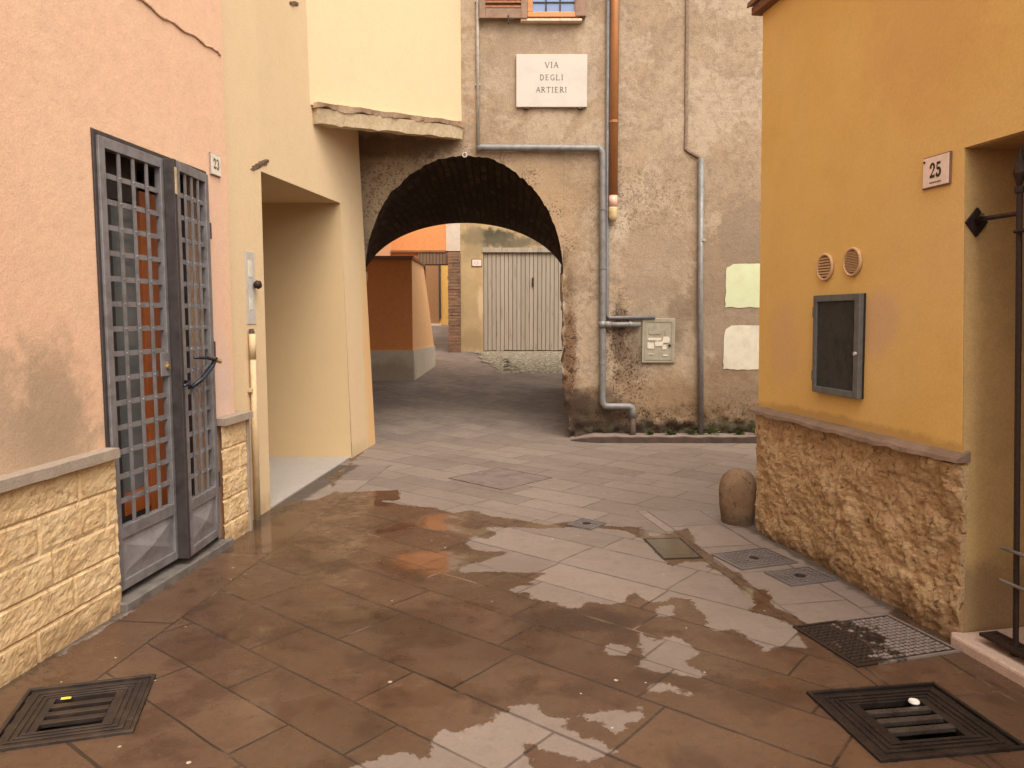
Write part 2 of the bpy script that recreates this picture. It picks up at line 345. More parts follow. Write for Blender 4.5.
def cobbles():
    t = NT('mossy_cobbles')
    v = t.mapping(rot=(0, 0, .2))
    e = t.voro(9.5, v, 'DISTANCE_TO_EDGE'); c = t.voro(9.5, v, 'F1', 'Color')
    st = t.mix(t.sep(c)[0], (.22,.18,.135), (.33,.275,.21))
    col = t.mix(t.ramp(e, .03, .09), (.085,.085,.035), st)
    return t.out(col, .8, t.bump(t.ramp(e, 0, .25), .8, .03))
M['cobble'] = cobbles()
# ------------------------------------------------------------------ paving
RA0, RA1 = 1.756 + .176*5.265, -.176          # right house wall: X = RA0 + RA1*Y
LA0, LA1 = -2.396, .1                          # left house wall
def gz(x, y):
    if y < 8.9: return 0.0
    if y < 9.6: return .09*(y-8.9)**2/1.4
    return .09*(y-9.25)
def paving():
    t = NT('wet_stone_paving')
    sd, sr, sl = t.attr('wet_edge'), t.attr('right_strip'), t.attr('left_strip')
    def slabs(vec, w, h, seed, c1, c2, mortar=.0065):
        x, y, z = t.sep(vec)
        yw = t.math('ADD', y, t.math('MULTIPLY', t.math('SINE', t.math('MULTIPLY', y, 4.1)), .07))
        row = t.math('FLOOR', t.math('DIVIDE', yw, h))
        wn = t.n.new('ShaderNodeTexWhiteNoise'); wn.noise_dimensions = '1D'; t.t.links.new(t.math('ADD', row, seed), wn.inputs['W'])
        wob = t.math('MULTIPLY_ADD', t.noise(2.5, 2), .02, -.01)
        v = t.comb(t.math('ADD', t.math('MULTIPLY_ADD', wn.outputs['Value'], .8, x), wob), t.math('ADD', yw, wob))
        b = t.n.new('ShaderNodeTexBrick'); t.t.links.new(v, b.inputs['Vector']); b.offset = .5
        for k, q in (('Scale', 1), ('Brick Width', w), ('Row Height', h), ('Mortar Size', mortar), ('Mortar Smooth', .25), ('Bias', 0)): b.inputs[k].default_value = q
        b.inputs['Color1'].default_value = (*c1, 1); b.inputs['Color2'].default_value = (*c2, 1); b.inputs['Mortar'].default_value = (*c2, 1)
        return b.outputs['Color'], b.outputs['Fac']
    D1, D2 = (.24,.187,.152), (.17,.129,.104)
    ca, fa = slabs(t.mapping(rot=(0, 0, R(39))), .74, .31, 3, D1, D2)
    cb, fb = slabs(t.mapping(loc=(0, 0, 0), rot=(0, 0, R(80))), .50, .30, 11, (.262,.205,.172), (.20,.155,.131))
    inR, inL = t.ramp(sr, -.002, .002), t.ramp(sl, -.002, .002)
    cl, fl = slabs(t.mapping(rot=(0, 0, R(-84))), 1.1, .9, 5, D1, D2)
    col = t.mix(inL, t.mix(inR, ca, cb), cl)
    jr = t.ramp(t.math('ABSOLUTE', sr), .003, .007, 1, 0); jl = t.ramp(t.math('ABSOLUTE', sl), .003, .007, 1, 0)
    def fmix(f, a, b):
        n = t.n.new('ShaderNodeMix'); n.data_type = 'FLOAT'; t.L(f, n.inputs[0]); t.L(a, n.inputs[2]); t.L(b, n.inputs[3]); return n.outputs[0]
    joint = t.math('MAXIMUM', t.math('MAXIMUM', fmix(inL, fmix(inR, fa, fb), fl), jr), jl)
    # worn joints: they vanish here and there
    jm = t.math('MULTIPLY', joint, t.ramp(t.noise(4.5, 4, .6), .30, .55, .3, 1.0))
    dusty = t.noise(1.3, 7, .65); fine = t.noise(55, 5, .7); med = t.noise(9, 6, .7)
    col = t.mix(t.math('MULTIPLY', t.ramp(dusty, .35, .7), .4), col, (.275,.215,.19))
    col = t.mix(t.math('MULTIPLY', t.ramp(med, .5, .75), .45), col, (.135,.10,.084))
    col = t.mix(.45, col, t.mix(fine, (.35,.33,.31), (1,1,1)), 'MULTIPLY')
    # water front: ragged at every scale
    rag = t.math('ADD', t.math('MULTIPLY_ADD', t.noise(7, 8, .62), .10, -.048), t.math('MULTIPLY_ADD', t.noise(26, 10, .78), .12, -.06))
    w = t.math('ADD', sd, rag)
    wet = t.ramp(w, -.002, .004)
    tint = t.mix(t.ramp(t.noise(1.9, 5, .6), .36, .64), (.51,.385,.278), (.455,.312,.228))
    tint = t.mix(t.ramp(t.noise(2.6, 5, .6, t.mapping(loc=(5, 3, 0))), .50, .62), tint, (.345,.235,.168))
    tint = t.mix(t.math('MULTIPLY', t.blob((.30,3.62,0), (.42,.17,.5), .3), .75), tint, (.21,.14,.11))
    tint = t.mix(t.math('MULTIPLY', t.blob((-.5,3.6,0), (.35,.22,.5), .3), .6), tint, (.25,.18,.12))
    wcol = t.mix(1.0, col, tint, 'MULTIPLY')
    col = t.mix(wet, col, wcol)
    grit = t.ramp(t.noise(24, 8, .75), .5, .68)
    col = t.mix(t.math('MULTIPLY', grit, .5), col, t.mix(wet, (.15,.11,.09), (.045,.03,.021)))
    lite = t.ramp(t.noise(31, 7, .75, t.mapping(loc=(4, 4, 0))), .60, .72)
    col = t.mix(t.math('MULTIPLY', lite, .35), col, t.mix(wet, (.40,.31,.26), (.24,.165,.11)))
    jc = t.mix(t.ramp(t.noise(1.6, 4), .58, .68), (.030,.021,.016), (.20,.14,.095))
    jcw = t.mix(wet, (.05,.036,.03), jc)
    col = t.mix(t.math('MULTIPLY', jm, fmix(wet, .6, .95)), col, jcw)
    # trodden gum and scraps of lime
    vd = t.voro(3.1); vc = t.voro(3.1, None, 'F1', 'Color')
    sp = t.math('MULTIPLY', t.ramp(vd, .02, .034, 1, 0), t.math('GREATER_THAN', t.sep(vc)[0], .25))
    vd2 = t.voro(9.0); vc2 = t.voro(9.0, None, 'F1', 'Color')
    sp = t.math('MAXIMUM', sp, t.math('MULTIPLY', t.ramp(vd2, .03, .06, 1, 0), t.math('GREATER_THAN', t.sep(vc2)[1], .62)))
    sp = t.math('MULTIPLY', sp, t.ramp(t.noise(70, 3), .30, .45))
    col = t.mix(t.math('MULTIPLY', sp, .8), col, (.50,.40,.33))
    # contact shade and grime painted along the wall feet, grime in the passage
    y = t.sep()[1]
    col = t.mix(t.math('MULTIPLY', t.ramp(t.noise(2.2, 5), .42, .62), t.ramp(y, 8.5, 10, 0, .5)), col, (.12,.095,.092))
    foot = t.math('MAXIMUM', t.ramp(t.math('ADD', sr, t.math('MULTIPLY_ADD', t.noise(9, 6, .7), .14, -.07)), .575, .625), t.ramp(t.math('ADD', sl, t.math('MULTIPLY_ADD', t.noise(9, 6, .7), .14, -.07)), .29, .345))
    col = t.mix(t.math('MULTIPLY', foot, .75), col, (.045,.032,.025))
    # film of water: mirror-smooth only where it stands
    pud = t.math('MULTIPLY', wet, t.ramp(t.noise(2.1, 5, .55, t.mapping(loc=(2.2, .7, 0))), .51, .63))
    pud = t.math('MAXIMUM', pud, t.math('MULTIPLY', wet, t.blob((-.55,4.52,0), (.36,.24,.5), .25)))
    pud = t.math('MAXIMUM', pud, t.math('MULTIPLY', wet, t.blob((1.02,4.75,0), (.20,.42,.5), .15)))
    pud = t.math('MAXIMUM', pud, t.math('MULTIPLY', wet, t.blob((-1.7,5.2,0), (.3,.55,.5), .3)))
    dry_r = t.ramp(t.noise(8, 4), .3, .7, .62, .85)
    wr = t.ramp(t.noise(12, 6, .65), .3, .7, .24, .48)
    rough = fmix(pud, fmix(wet, dry_r, wr), .05)
    h = t.math('ADD', t.math('MULTIPLY', t.noise(38, 7, .7), .5), t.math('MULTIPLY', t.noise(6, 5, .6), .8))
    h = t.math('SUBTRACT', h, t.math('MULTIPLY', jm, 1.5))
    bs = fmix(pud, fmix(wet, .42, .26), .03)
    return t.out(col, rough, t.bump(h, bs, .009), spec=fmix(pud, fmix(wet, .3, .32), .45))
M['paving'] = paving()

DRY = [[(-1.48,6.35),(-1.21,6.42),(-1.0,6.46),(-0.93,6.1),(-1.09,6.06),(-0.79,5.9),(-0.6,5.83),(-0.43,5.68),(-0.31,5.77),(-0.17,5.59),(0.05,5.48),(0.25,5.34),(0.45,5.45),(0.55,5.48),(0.68,5.32),(0.92,5.29),(1.12,5.27),(1.17,5.19),(1.27,5.29),(1.22,4.8),(1.26,4.61),(1.26,4.44),(1.35,4.3),(1.33,4.08),(1.42,4.04),(1.36,3.83),(1.41,3.69),(1.43,3.6),(1.53,3.5),(1.92,3.71),(2.1,3.89),(1.85,5.48),(3.33,9.99),(-2.04,9.99),(-1.67,8.94),(-1.67,7.74),(-1.59,6.46)],
[(0.65,5.27),(0.43,5.29),(0.19,5.24),(0.01,5.29),(-0.21,5.27),(-0.09,5.14),(-0.18,4.97),(-0.23,5.02),(-0.27,5.09),(-0.31,4.91),(-0.25,4.75),(-0.02,4.71),(-0.08,4.63),(-0.28,4.44),(-0.35,4.38),(-0.31,4.31),(-0.14,4.35),(0.2,4.31),(0.14,4.23),(0.08,4.15),(0.15,4.11),(0.04,4.1),(-0.03,4.05),(0.04,3.98),(0.09,4.02),(0.11,3.9),(0.23,3.85),(0.28,3.76),(0.35,3.76),(0.39,3.87),(0.49,3.83),(0.6,3.85),(0.66,3.99),(0.7,3.95),(0.72,3.85),(0.81,3.87),(0.86,3.92),(0.96,3.89),(0.95,3.76),(0.98,3.66),(0.96,3.55),(0.99,3.5),(1.05,3.51),(1.1,3.5),(1.12,3.38),(1.15,3.26),(1.24,3.33),(1.36,3.29),(1.36,3.42),(1.36,3.55),(1.34,3.63),(1.25,3.71),(1.21,3.74),(1.29,3.82),(1.28,3.89),(1.26,4.0),(1.26,4.13),(1.24,4.31),(1.21,4.38),(1.15,4.46),(1.08,4.44),(0.97,4.44),(0.95,4.55),(0.92,4.8),(0.88,5.02),(0.8,5.19)],
[(-2.38,5.62),(-1.89,5.83),(-1.83,6.03),(-1.63,6.1),(-1.53,6.38),(-1.75,7.0),(-1.7,7.33),(-1.67,7.74),(-2.62,9.16),(-3.85,9.16)],
[(0.64,3.41),(0.79,3.42),(0.84,3.26),(0.81,3.22),(0.71,3.3)],
[(0.57,3.23),(0.67,3.26),(0.77,3.13),(0.84,3.02),(0.79,3.03),(0.65,3.06),(0.55,3.11)],
[(0.56,2.97),(0.65,2.96),(0.73,2.9),(0.71,2.87),(0.62,2.9),(0.54,2.89)],
[(0.5,2.8),(0.51,2.7),(0.48,2.7)],
[(-0.1,2.67),(0.03,2.8),(0.1,2.81),(0.12,2.72),(0.21,2.7),(0.18,2.64),(0.23,2.61),(0.25,2.57),(0.33,2.54),(0.36,2.47),(0.25,2.42),(0.17,2.47),(0.04,2.54),(0.08,2.39),(0.06,2.27),(-0.36,2.27),(-0.3,2.39),(-0.27,2.61),(-0.2,2.61),(-0.15,2.65)],
[(-0.38,2.49),(-0.27,2.42),(-0.36,2.27),(-0.68,2.27),(-0.53,2.39)],
[(0.25,2.72),(0.38,2.77),(0.49,2.75),(0.51,2.7),(0.4,2.67),(0.43,2.62),(0.36,2.6),(0.33,2.67)],
[(0.42,3.33),(0.49,3.36),(0.54,3.28),(0.49,3.2),(0.42,3.26)],
[(0.6,3.39),(0.69,3.36),(0.8,3.23),(0.73,3.16),(0.58,3.26)],
[(0.76,3.8),(0.84,3.8),(0.82,3.67),(0.73,3.66)],
[(-2.06,3.72),(-2.01,3.8),(-1.95,3.72),(-1.98,3.48),(-2.02,3.23),(-2.06,3.26)],
[(0.58,3.3),(0.67,3.39),(0.61,3.48)],
[(1.07,4.53),(1.25,4.51),(1.2,4.44),(0.96,4.44)],
[(0.92,5.29),(1.16,5.32),(1.17,5.19),(0.96,5.04)]]

def seg_sd(px, py, poly):
    """signed distance to a polygon, negative inside"""
    d = np.full(px.shape, 1e9); inside = np.zeros(px.shape, bool)
    n = len(poly)
    for i in range(n):
        ax, ay = poly[i]; bx, by = poly[(i+1) % n]
        ex, ey = bx-ax, by-ay; L = ex*ex+ey*ey or 1e-9
        t = np.clip(((px-ax)*ex+(py-ay)*ey)/L, 0, 1)
        d = np.minimum(d, np.hypot(px-ax-t*ex, py-ay-t*ey))
        if ay != by:
            c = ((ay > py) != (by > py)) & (px < ex*(py-ay)/ey + ax)
            inside ^= c
    return np.where(inside, -d, d)

drains = []      # (centre, unit axis, half length, half width) of the pits cut through the paving
def make_ground():
    xs = [-60,-30,-15,-8,-5,-3.6] + lin(-2.9, 2.9, .03) + [3.3,4,5,6.5,9,15,30,60]
    ys = [-40,-20,-10,-6,-3,-1,0,.8] + lin(1.4, 9.4, .03) + lin(9.5, 18, .25)[0:] + [19,20.5,22,24,27,32,45,80]
    def skip(x, y):
        for (cx, cy, ang, hl, hw) in drains:
            dx, dy = x-cx, y-cy; u = dx*math.cos(ang)+dy*math.sin(ang); v = -dx*math.sin(ang)+dy*math.cos(ang)
            if abs(u) < hl and abs(v) < hw: return True
        return False
    mb = MB().grid(xs, ys, lambda x, y: (x, y, gz(x, y)), skip)
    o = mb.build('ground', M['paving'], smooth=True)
    o['kind'] = 'structure'
    me = o.data; n = len(me.vertices); co = np.empty(n*3); me.vertices.foreach_get('co', co); co = co.reshape(-1, 3)
    px, py = co[:,0], co[:,1]
    sd = np.full(n, 1e9)
    for P in DRY: sd = np.minimum(sd, seg_sd(px, py, P))
    # behind the yellow corner and up the passage all is dry; the wet stops some way behind the camera
    sd = np.clip(np.where((py > 9.6) | ((px > 1.85) & (py > 5.28)), -1, sd), -1, 1)
    # strip of smaller slabs along the right house, narrow gutter strip along the left one
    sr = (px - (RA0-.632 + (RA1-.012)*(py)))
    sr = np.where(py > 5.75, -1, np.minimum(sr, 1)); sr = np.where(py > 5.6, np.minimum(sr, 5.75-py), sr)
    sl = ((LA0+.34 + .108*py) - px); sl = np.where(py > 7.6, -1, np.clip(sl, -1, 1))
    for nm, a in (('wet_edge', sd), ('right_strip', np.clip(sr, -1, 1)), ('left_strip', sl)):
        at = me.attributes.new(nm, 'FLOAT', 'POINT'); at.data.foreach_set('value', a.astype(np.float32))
    return o
# ------------------------------------------------------------------ drains and covers
def local(cx, cy, ang): return Matrix.Translation((cx, cy, 0)) @ Matrix.Rotation(ang, 4, 'Z')
def make_drain(label, cx, cy, ang, L, W, m, cap):
    t = thing('drain_grate', label, 'drain', (cx, cy, 0), ang, 'cast iron street drains')
    hl, hw = L/2, W/2
    b = MB()
    def ring(a0, a1, b0, b1, z0, z1):      # rectangular ring between half sizes
        b.box(-a0, a0, b1, b0, z0, z1); b.box(-a0, a0, -b0, -b1, z0, z1)
        b.box(-a0, -a1, -b1, b1, z0, z1); b.box(a1, a0, -b1, b1, z0, z1)
    ring(hl, hl-.014, hw, hw-.014, -.03, .013)
    b.build('frame', m, t, bevel=.002)
    b = MB()
    ring(hl-.019, hl*.46, hw-.019, hw*.54, -.02, .004)
    for k in (.82, .72, .63):
        ring(hl*k, hl*k-.011, hw*k, hw*k-.011, .004, .0085)
    b.build('grate', m, t, bevel=.0015)
    for i in range(-1, 2):
        y = i*hw*.27
        MB().box(-hl*.46, hl*.46, y-hw*.062, y+hw*.062, -.012, .0055).build('grate_bar', M['bar'] if cap else m, t, bevel=.0015)
    p = MB(); a, c = hl-.03, hw-.03
    p.add([(-a,-c,-.35),(a,-c,-.35),(a,c,-.35),(-a,c,-.35),(-a,-c,-.004),(a,-c,-.004),(a,c,-.004),(-a,c,-.004)], [(0,1,2,3),(0,1,5,4),(1,2,6,5),(2,3,7,6),(3,0,4,7)])
    p.build('pit', M['pit'], t)
    drains.append((cx, cy, ang, hl-.012, hw-.012))
    return t
dr = make_drain('wet cast iron drain grate with a white bottle cap on it, beside the stone doorstep', 1.489, 2.688, R(8), .56, .475, M['cast_wet'], True)
dl = make_drain('brown cast iron drain grate at the foot of the yellow split-face stone wall', -1.66, 2.75, R(16), .47, .455, M['cast'], False)
cap = MB().lathe([(.001,.0),(.020,.0),(.021,.004),(.018,.009),(.006,.0095),(.005,.0085)], 18)
o = cap.build('bottle_cap', M['white'], smooth=False); o.location = (1.565, 2.80, .009)
tag(o, 'white round bottle cap lying on the right-hand drain grate', 'bottle cap')
o = MB().hexa([(-.018,-.005,0),(.018,-.007,0),(.02,.005,0),(-.017,.006,0),(-.016,-.004,.004),(.017,-.005,.005),(.018,.004,.004),(-.016,.005,.005)]).build('plastic_scrap', M['yellowbit'])
o.location = (-1.755, 2.83, .009); o.rotation_euler = (0, 0, .35)
tag(o, 'yellow scrap of plastic lying on the left-hand drain grate', 'litter')

def cover(label, cx, cy, ang, L, W, kind, m):
    t = thing('manhole_cover', label, 'manhole cover', (cx, cy, .001), ang, 'manhole covers in the paving')
    hl, hw = L/2, W/2; f = MB()
    for (a, b, c, d) in ((-hl, hl, hw-.012, hw), (-hl, hl, -hw, -hw+.012), (-hl, -hl+.012, -hw+.012, hw-.012), (hl-.012, hl, -hw+.012, hw-.012)):
        f.box(a, b, c, d, -.02, .008)
    f.build('frame', m, t)
    q_ = MB()
    p = MB().box(-hl+.015, hl-.015, -hw+.015, hw-.015, -.02, .005)
    if kind == 'check':
        nx, ny = max(3, int(L/.036)), max(3, int(W/.036)); px, py = (L-.05)/nx, (W-.05)/ny
        for i in range(nx):
            for j in range(ny):
                x, y = -hl+.025+px*(i+.5), -hw+.025+py*(j+.5)
                if math.hypot(x, y) < .035: continue
                q_.box(x-px*.34, x+px*.34, y-py*.34, y+py*.34, .005, .0085)
    elif kind == 'stud':
        nx, ny = int(L/.03), int(W/.03); px, py = (L-.05)/nx, (W-.05)/ny
        for i in range(nx):
            for j in range(ny):
                x, y = -hl+.025+px*(i+.5), -hw+.025+py*(j+.5)
                if math.hypot(x, y) < .045: continue
                q = .0105 if (i+j) % 2 else .007
                a = q if (i+j) % 2 else q*1.6
                q_.hexa([(x-a,y-q,.005),(x+a,y-q,.005),(x+a,y+q,.005),(x-a,y+q,.005),(x-a*.6,y-q*.6,.010),(x+a*.6,y-q*.6,.010),(x+a*.6,y+q*.6,.010),(x-a*.6,y+q*.6,.010)])
    p.build('plate', m if kind != 'stud' else M['cast_wet'], t)
    if kind != 'plain': q_.build('tread_pattern', m, t)
    if kind != 'plain':
        MB().lathe([(.001,.0055),(.024,.0055),(.027,.009),(.030,.009),(.031,.005)], 16).build('lifting_keyhole', M['iron'], t)
    return t
cover('square grey chequered manhole cover with a keyhole, just below the stone bollard', 1.511, 4.571, R(19), .41, .315, 'check', M['cover'])
cover('small oblong chequered manhole cover between the two larger covers along the tufa wall', 1.675, 4.247, R(18), .315, .245, 'check', M['cover'])
cover('large half-wet studded manhole cover at the foot of the tufa wall near the doorstep', 1.694, 3.395, R(16), .56, .44, 'stud', M['halfwet'])
cover('large diamond-set dull manhole cover in the dry paving before the arch', -.109, 6.936, R(-43), .70, .68, 'plain', simple('dusty_cover', (.17,.125,.11), .75, .1, .5, 6, (.11,.08,.07)))
cover('tiny dark manhole cover on the edge of the wet, in the middle of the street', .543, 5.36, R(-38), .215, .215, 'check', M['cover'])
t = thing('manhole_cover', 'greenish stone-filled manhole cover lying under the puddle by the bollard', 'manhole cover', (1.045, 4.79, .001), R(6), 'manhole covers in the paving')
MB().box(-.115, .115, -.20, .20, -.02, .003).build('plate', M['mossy'], t)
f = MB()
for q in ((-.13,.13,.203,.215), (-.13,.13,-.215,-.203), (-.13,-.118,-.203,.203), (.118,.13,-.203,.203)): f.box(*q, -.02, .0035)
f.build('frame', M['cast_wet'], t)
ground = make_ground()

# cobbles before the garage door, kerb and pavement at the old wall, porch floor
def sheet(name, poly, m, dz, step=None):
    bm = bmesh.new(); vs = [bm.verts.new((x, y, gz(x, y)+dz)) for x, y in poly]; bm.faces.new(vs)
    me = bpy.data.meshes.new(name); bm.to_mesh(me); bm.free(); me.materials.append(m)
    o = bpy.data.objects.new(name, me); C.objects.link(o); o['kind'] = 'structure'; return o
cob = MB().grid(lin(-.9, 4, .25), lin(14.2, 17.35, .15), lambda x, y: (x + (.35*noise.noise((y*2, 1, 0)) if x < -.8 else 0) + (17.3-y)*.22*(x < -.3), y, gz(x, y)+.012+.008*noise.noise((x*6, y*6, 0)) - (.03 if y < 14.3 else 0)))
o = cob.build('cobbled_patch', M['cobble'], smooth=True); o['kind'] = 'structure'
k = MB()
def kerb(x, y):
    return (x, y, 0)
xs = lin(.72, 4.2, .06)
top = [(x, 8.93 + .02*noise.noise((x*7, 0, 3)) - .012*(x-.72) + (.14*(1-(x-.72)/.35)**2 if x < 1.07 else 0)) for x in xs]
pv = MB()
for (x0, y0), (x1, y1) in zip(top[:-1], top[1:]):
    h0 = .065 + .014*noise.noise((x0*6, 2, 0)); h1 = .065 + .014*noise.noise((x1*6, 2, 0))
    if x0 < .95: h0 *= max(.1, (x0-.70)/.25)
    if x1 < .95: h1 *= max(.1, (x1-.70)/.25)
    q0, q1 = .03*noise.noise((x0*11, 5, 0)), .03*noise.noise((x1*11, 5, 0))
    k.hexa([(x0,y0,-.1),(x1,y1,-.1),(x1,y1+.07,-.1),(x0,y0+.07,-.1),(x0,y0+.012,h0),(x1,y1+.012,h1),(x1,y1+.07+q1,h1),(x0,y0+.07+q0,h0)])
    pv.hexa([(x0,y0+.07,-.1),(x1,y1+.07,-.1),(x1,9.34,-.1),(x0,9.34,-.1),(x0,y0+.07+q0,h0+.004),(x1,y1+.07+q1,h1+.004),(x1,9.34,h1+.01),(x0,9.34,h0+.01)])
o = k.build('kerb', simple('shaded_grimy_kerb_stone', (.065,.04,.03), .9, 0, .5, 9, (.04,.026,.02), .5)); o['kind'] = 'structure'  # shade and dirt of the kerb front both put into this dark colour
o = pv.build('pavement', plaster('pavement_stone', (.25,.185,.155), (.19,.14,.115), (.28,.21,.18), amount=.7, bs=.4, mid=4, blotch=.4)); o['kind'] = 'structure'
o = MB().prism([(-1.905,5.78),(-1.735,7.98),(-3.2,7.98),(-3.2,5.6)], -.1, .012, 'z').build('porch_floor', M['concrete']); o['kind'] = 'structure'

# ------------------------------------------------------------------ left: pink house
LROT = math.atan2(1, LA1)
pink = thing('pink_house', 'salmon pink rendered house with a yellow split-stone base and a grey grilled doorway', 'house', (LA0+LA1*3.74, 3.74, 0), LROT)
LS = math.hypot(1, LA1)
def ly(Y): return (Y-3.74)*LS            # street distance -> local x on the left wall
D0, D1 = 0.0, ly(4.835)
def wall_holes(b, xs, zs, holes, y0, y1):
    for i in range(len(xs)-1):
        for j in range(len(zs)-1):
            cx, cz = (xs[i]+xs[i+1])/2, (zs[j]+zs[j+1])/2
            if any(h[0] < cx < h[1] and h[2] < cz < h[3] for h in holes): continue
            for y in (y0, y1): b.add([(xs[i],y,zs[j]),(xs[i+1],y,zs[j]),(xs[i+1],y,zs[j+1]),(xs[i],y,zs[j+1])], [(0,1,2,3)])
    for (a, c, z0, z1) in holes:
        b.add([(a,y0,z0),(a,y1,z0),(a,y1,z1),(a,y0,z1)], [(0,1,2,3)]); b.add([(c,y0,z0),(c,y1,z0),(c,y1,z1),(c,y0,z1)], [(0,1,2,3)])
        b.add([(a,y0,z1),(a,y1,z1),(c,y1,z1),(c,y0,z1)], [(0,1,2,3)])
    xa, xb, za, zb = xs[0], xs[-1], zs[0], zs[-1]
    b.add([(xa,y0,za),(xa,y1,za),(xa,y1,zb),(xa,y0,zb)], [(0,1,2,3)]); b.add([(xb,y0,za),(xb,y1,za),(xb,y1,zb),(xb,y0,zb)], [(0,1,2,3)])
    b.add([(xa,y0,zb),(xb,y0,zb),(xb,y1,zb),(xa,y1,zb)], [(0,1,2,3)])
    return b
b = wall_holes(MB(), [ly(-5), D0, D1, ly(5.13)], [-.3, 2.425, 7.5], [(D0, D1, -.3, 2.425)], .03, .45)
b.build('wall', M['pink'], pink)
# room behind the grille
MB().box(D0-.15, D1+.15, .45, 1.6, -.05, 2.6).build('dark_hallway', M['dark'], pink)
def courses(x0, x1, seed):
    rnd = random.Random(seed); rows = [(-.02,.14),(.14,.305),(.305,.47),(.47,.635),(.635,.80)]; cuts = []
    for r in rows:
        c = [x0-.3]; 
        while c[-1] < x1+.4: c.append(c[-1]+rnd.uniform(.34,.62))
        cuts.append(c)
    def f(x, z):
        r = next((i for i, q in enumerate(rows) if q[0] <= z <= q[1]), 4); z0, z1 = rows[r]
        d = min(z-z0 if r else 1, z1-z if r < 4 else 1); k = 0
        for i in range(len(cuts[r])-1):
            if cuts[r][i] <= x <= cuts[r][i+1]: k = i; d = min(d, x-cuts[r][i], cuts[r][i+1]-x)
        p = Vector((x*7, z*11, seed+r*3.1+k*1.7))
        h = .016 + .0045*noise.fractal(p*2.2, .65, 2.0, 7) + .002*noise.noise(p*.4)
        h *= min(1, .3 + d/.014)
        return (x, -h-.004, z)
    return f
MB().grid(lin(ly(.6), D0-.004, .013), lin(-.02, .80, .0125), courses(ly(.6), D0, 1)).box(ly(-5), ly(.6), -.02, .03, -.02, .80).build('stone_base', M['split'], pink)
sb2 = MB().grid(lin(D1+.003, ly(5.19), .013), lin(-.02, .80, .0125), courses(D1, ly(5.2), 4)); MB().box(ly(5.19)+.002, ly(5.23), -.03, .1, -.02, .80).build('end_strip', M['cap'], pink, bevel=.003)
sb2.build('stone_base', M['split'], pink)
def rough_slab(x0, x1, y0, y1, z0, z1, seed, amp=.006, step=.05):
    b = MB(); xs = lin(x0, x1, step)
    for a, c in zip(xs[:-1], xs[1:]):
        q = []
        for x in (a, c):
            n1, n2, n3 = (noise.noise((x*9, seed, i*7.3)) for i in range(3))
            q.append((y0+amp*n1*2, z0+amp*n2, z1+amp*n3*.6))
        b.hexa([(a,q[0][0],q[0][1]),(c,q[1][0],q[1][1]),(c,y1,q[1][1]),(a,y1,q[0][1]),(a,q[0][0]+.004,q[0][2]),(c,q[1][0]+.004,q[1][2]),(c,y1,q[1][2]),(a,y1,q[0][2])])
    return b
rough_slab(ly(-5), D0-.01, -.055, .1, .802, .850, 3, .003, .12).build('base_cap', M['cap'], pink)
rough_slab(D1+.004, ly(5.24), -.055, .1, .802, .848, 5, .003, .12).build('base_cap', M['cap'], pink)
cr = MB(); pts = []
for i in range(26):
    u = i/25; pts.append((ly(4.10)+u*(ly(5.09)-ly(4.10)), .026+.003*noise.noise((u*9,0,0)), 3.205 + .01*u + .035*noise.noise((u*5,3,0))+.012*noise.noise((u*19,1,0))))
cr.tube(pts, [.006+.005*abs(noise.noise((i*.7,0,1))) for i in range(26)], 6).build('plaster_crack', simple('crack_edge', (.52,.32,.21), .95, 0, .5, 30), pink)
MB().box(D0-.02, D1+.05, -.06, .3, -.05, .045).build('door_sill', M['gatesill'], pink, bevel=.006)

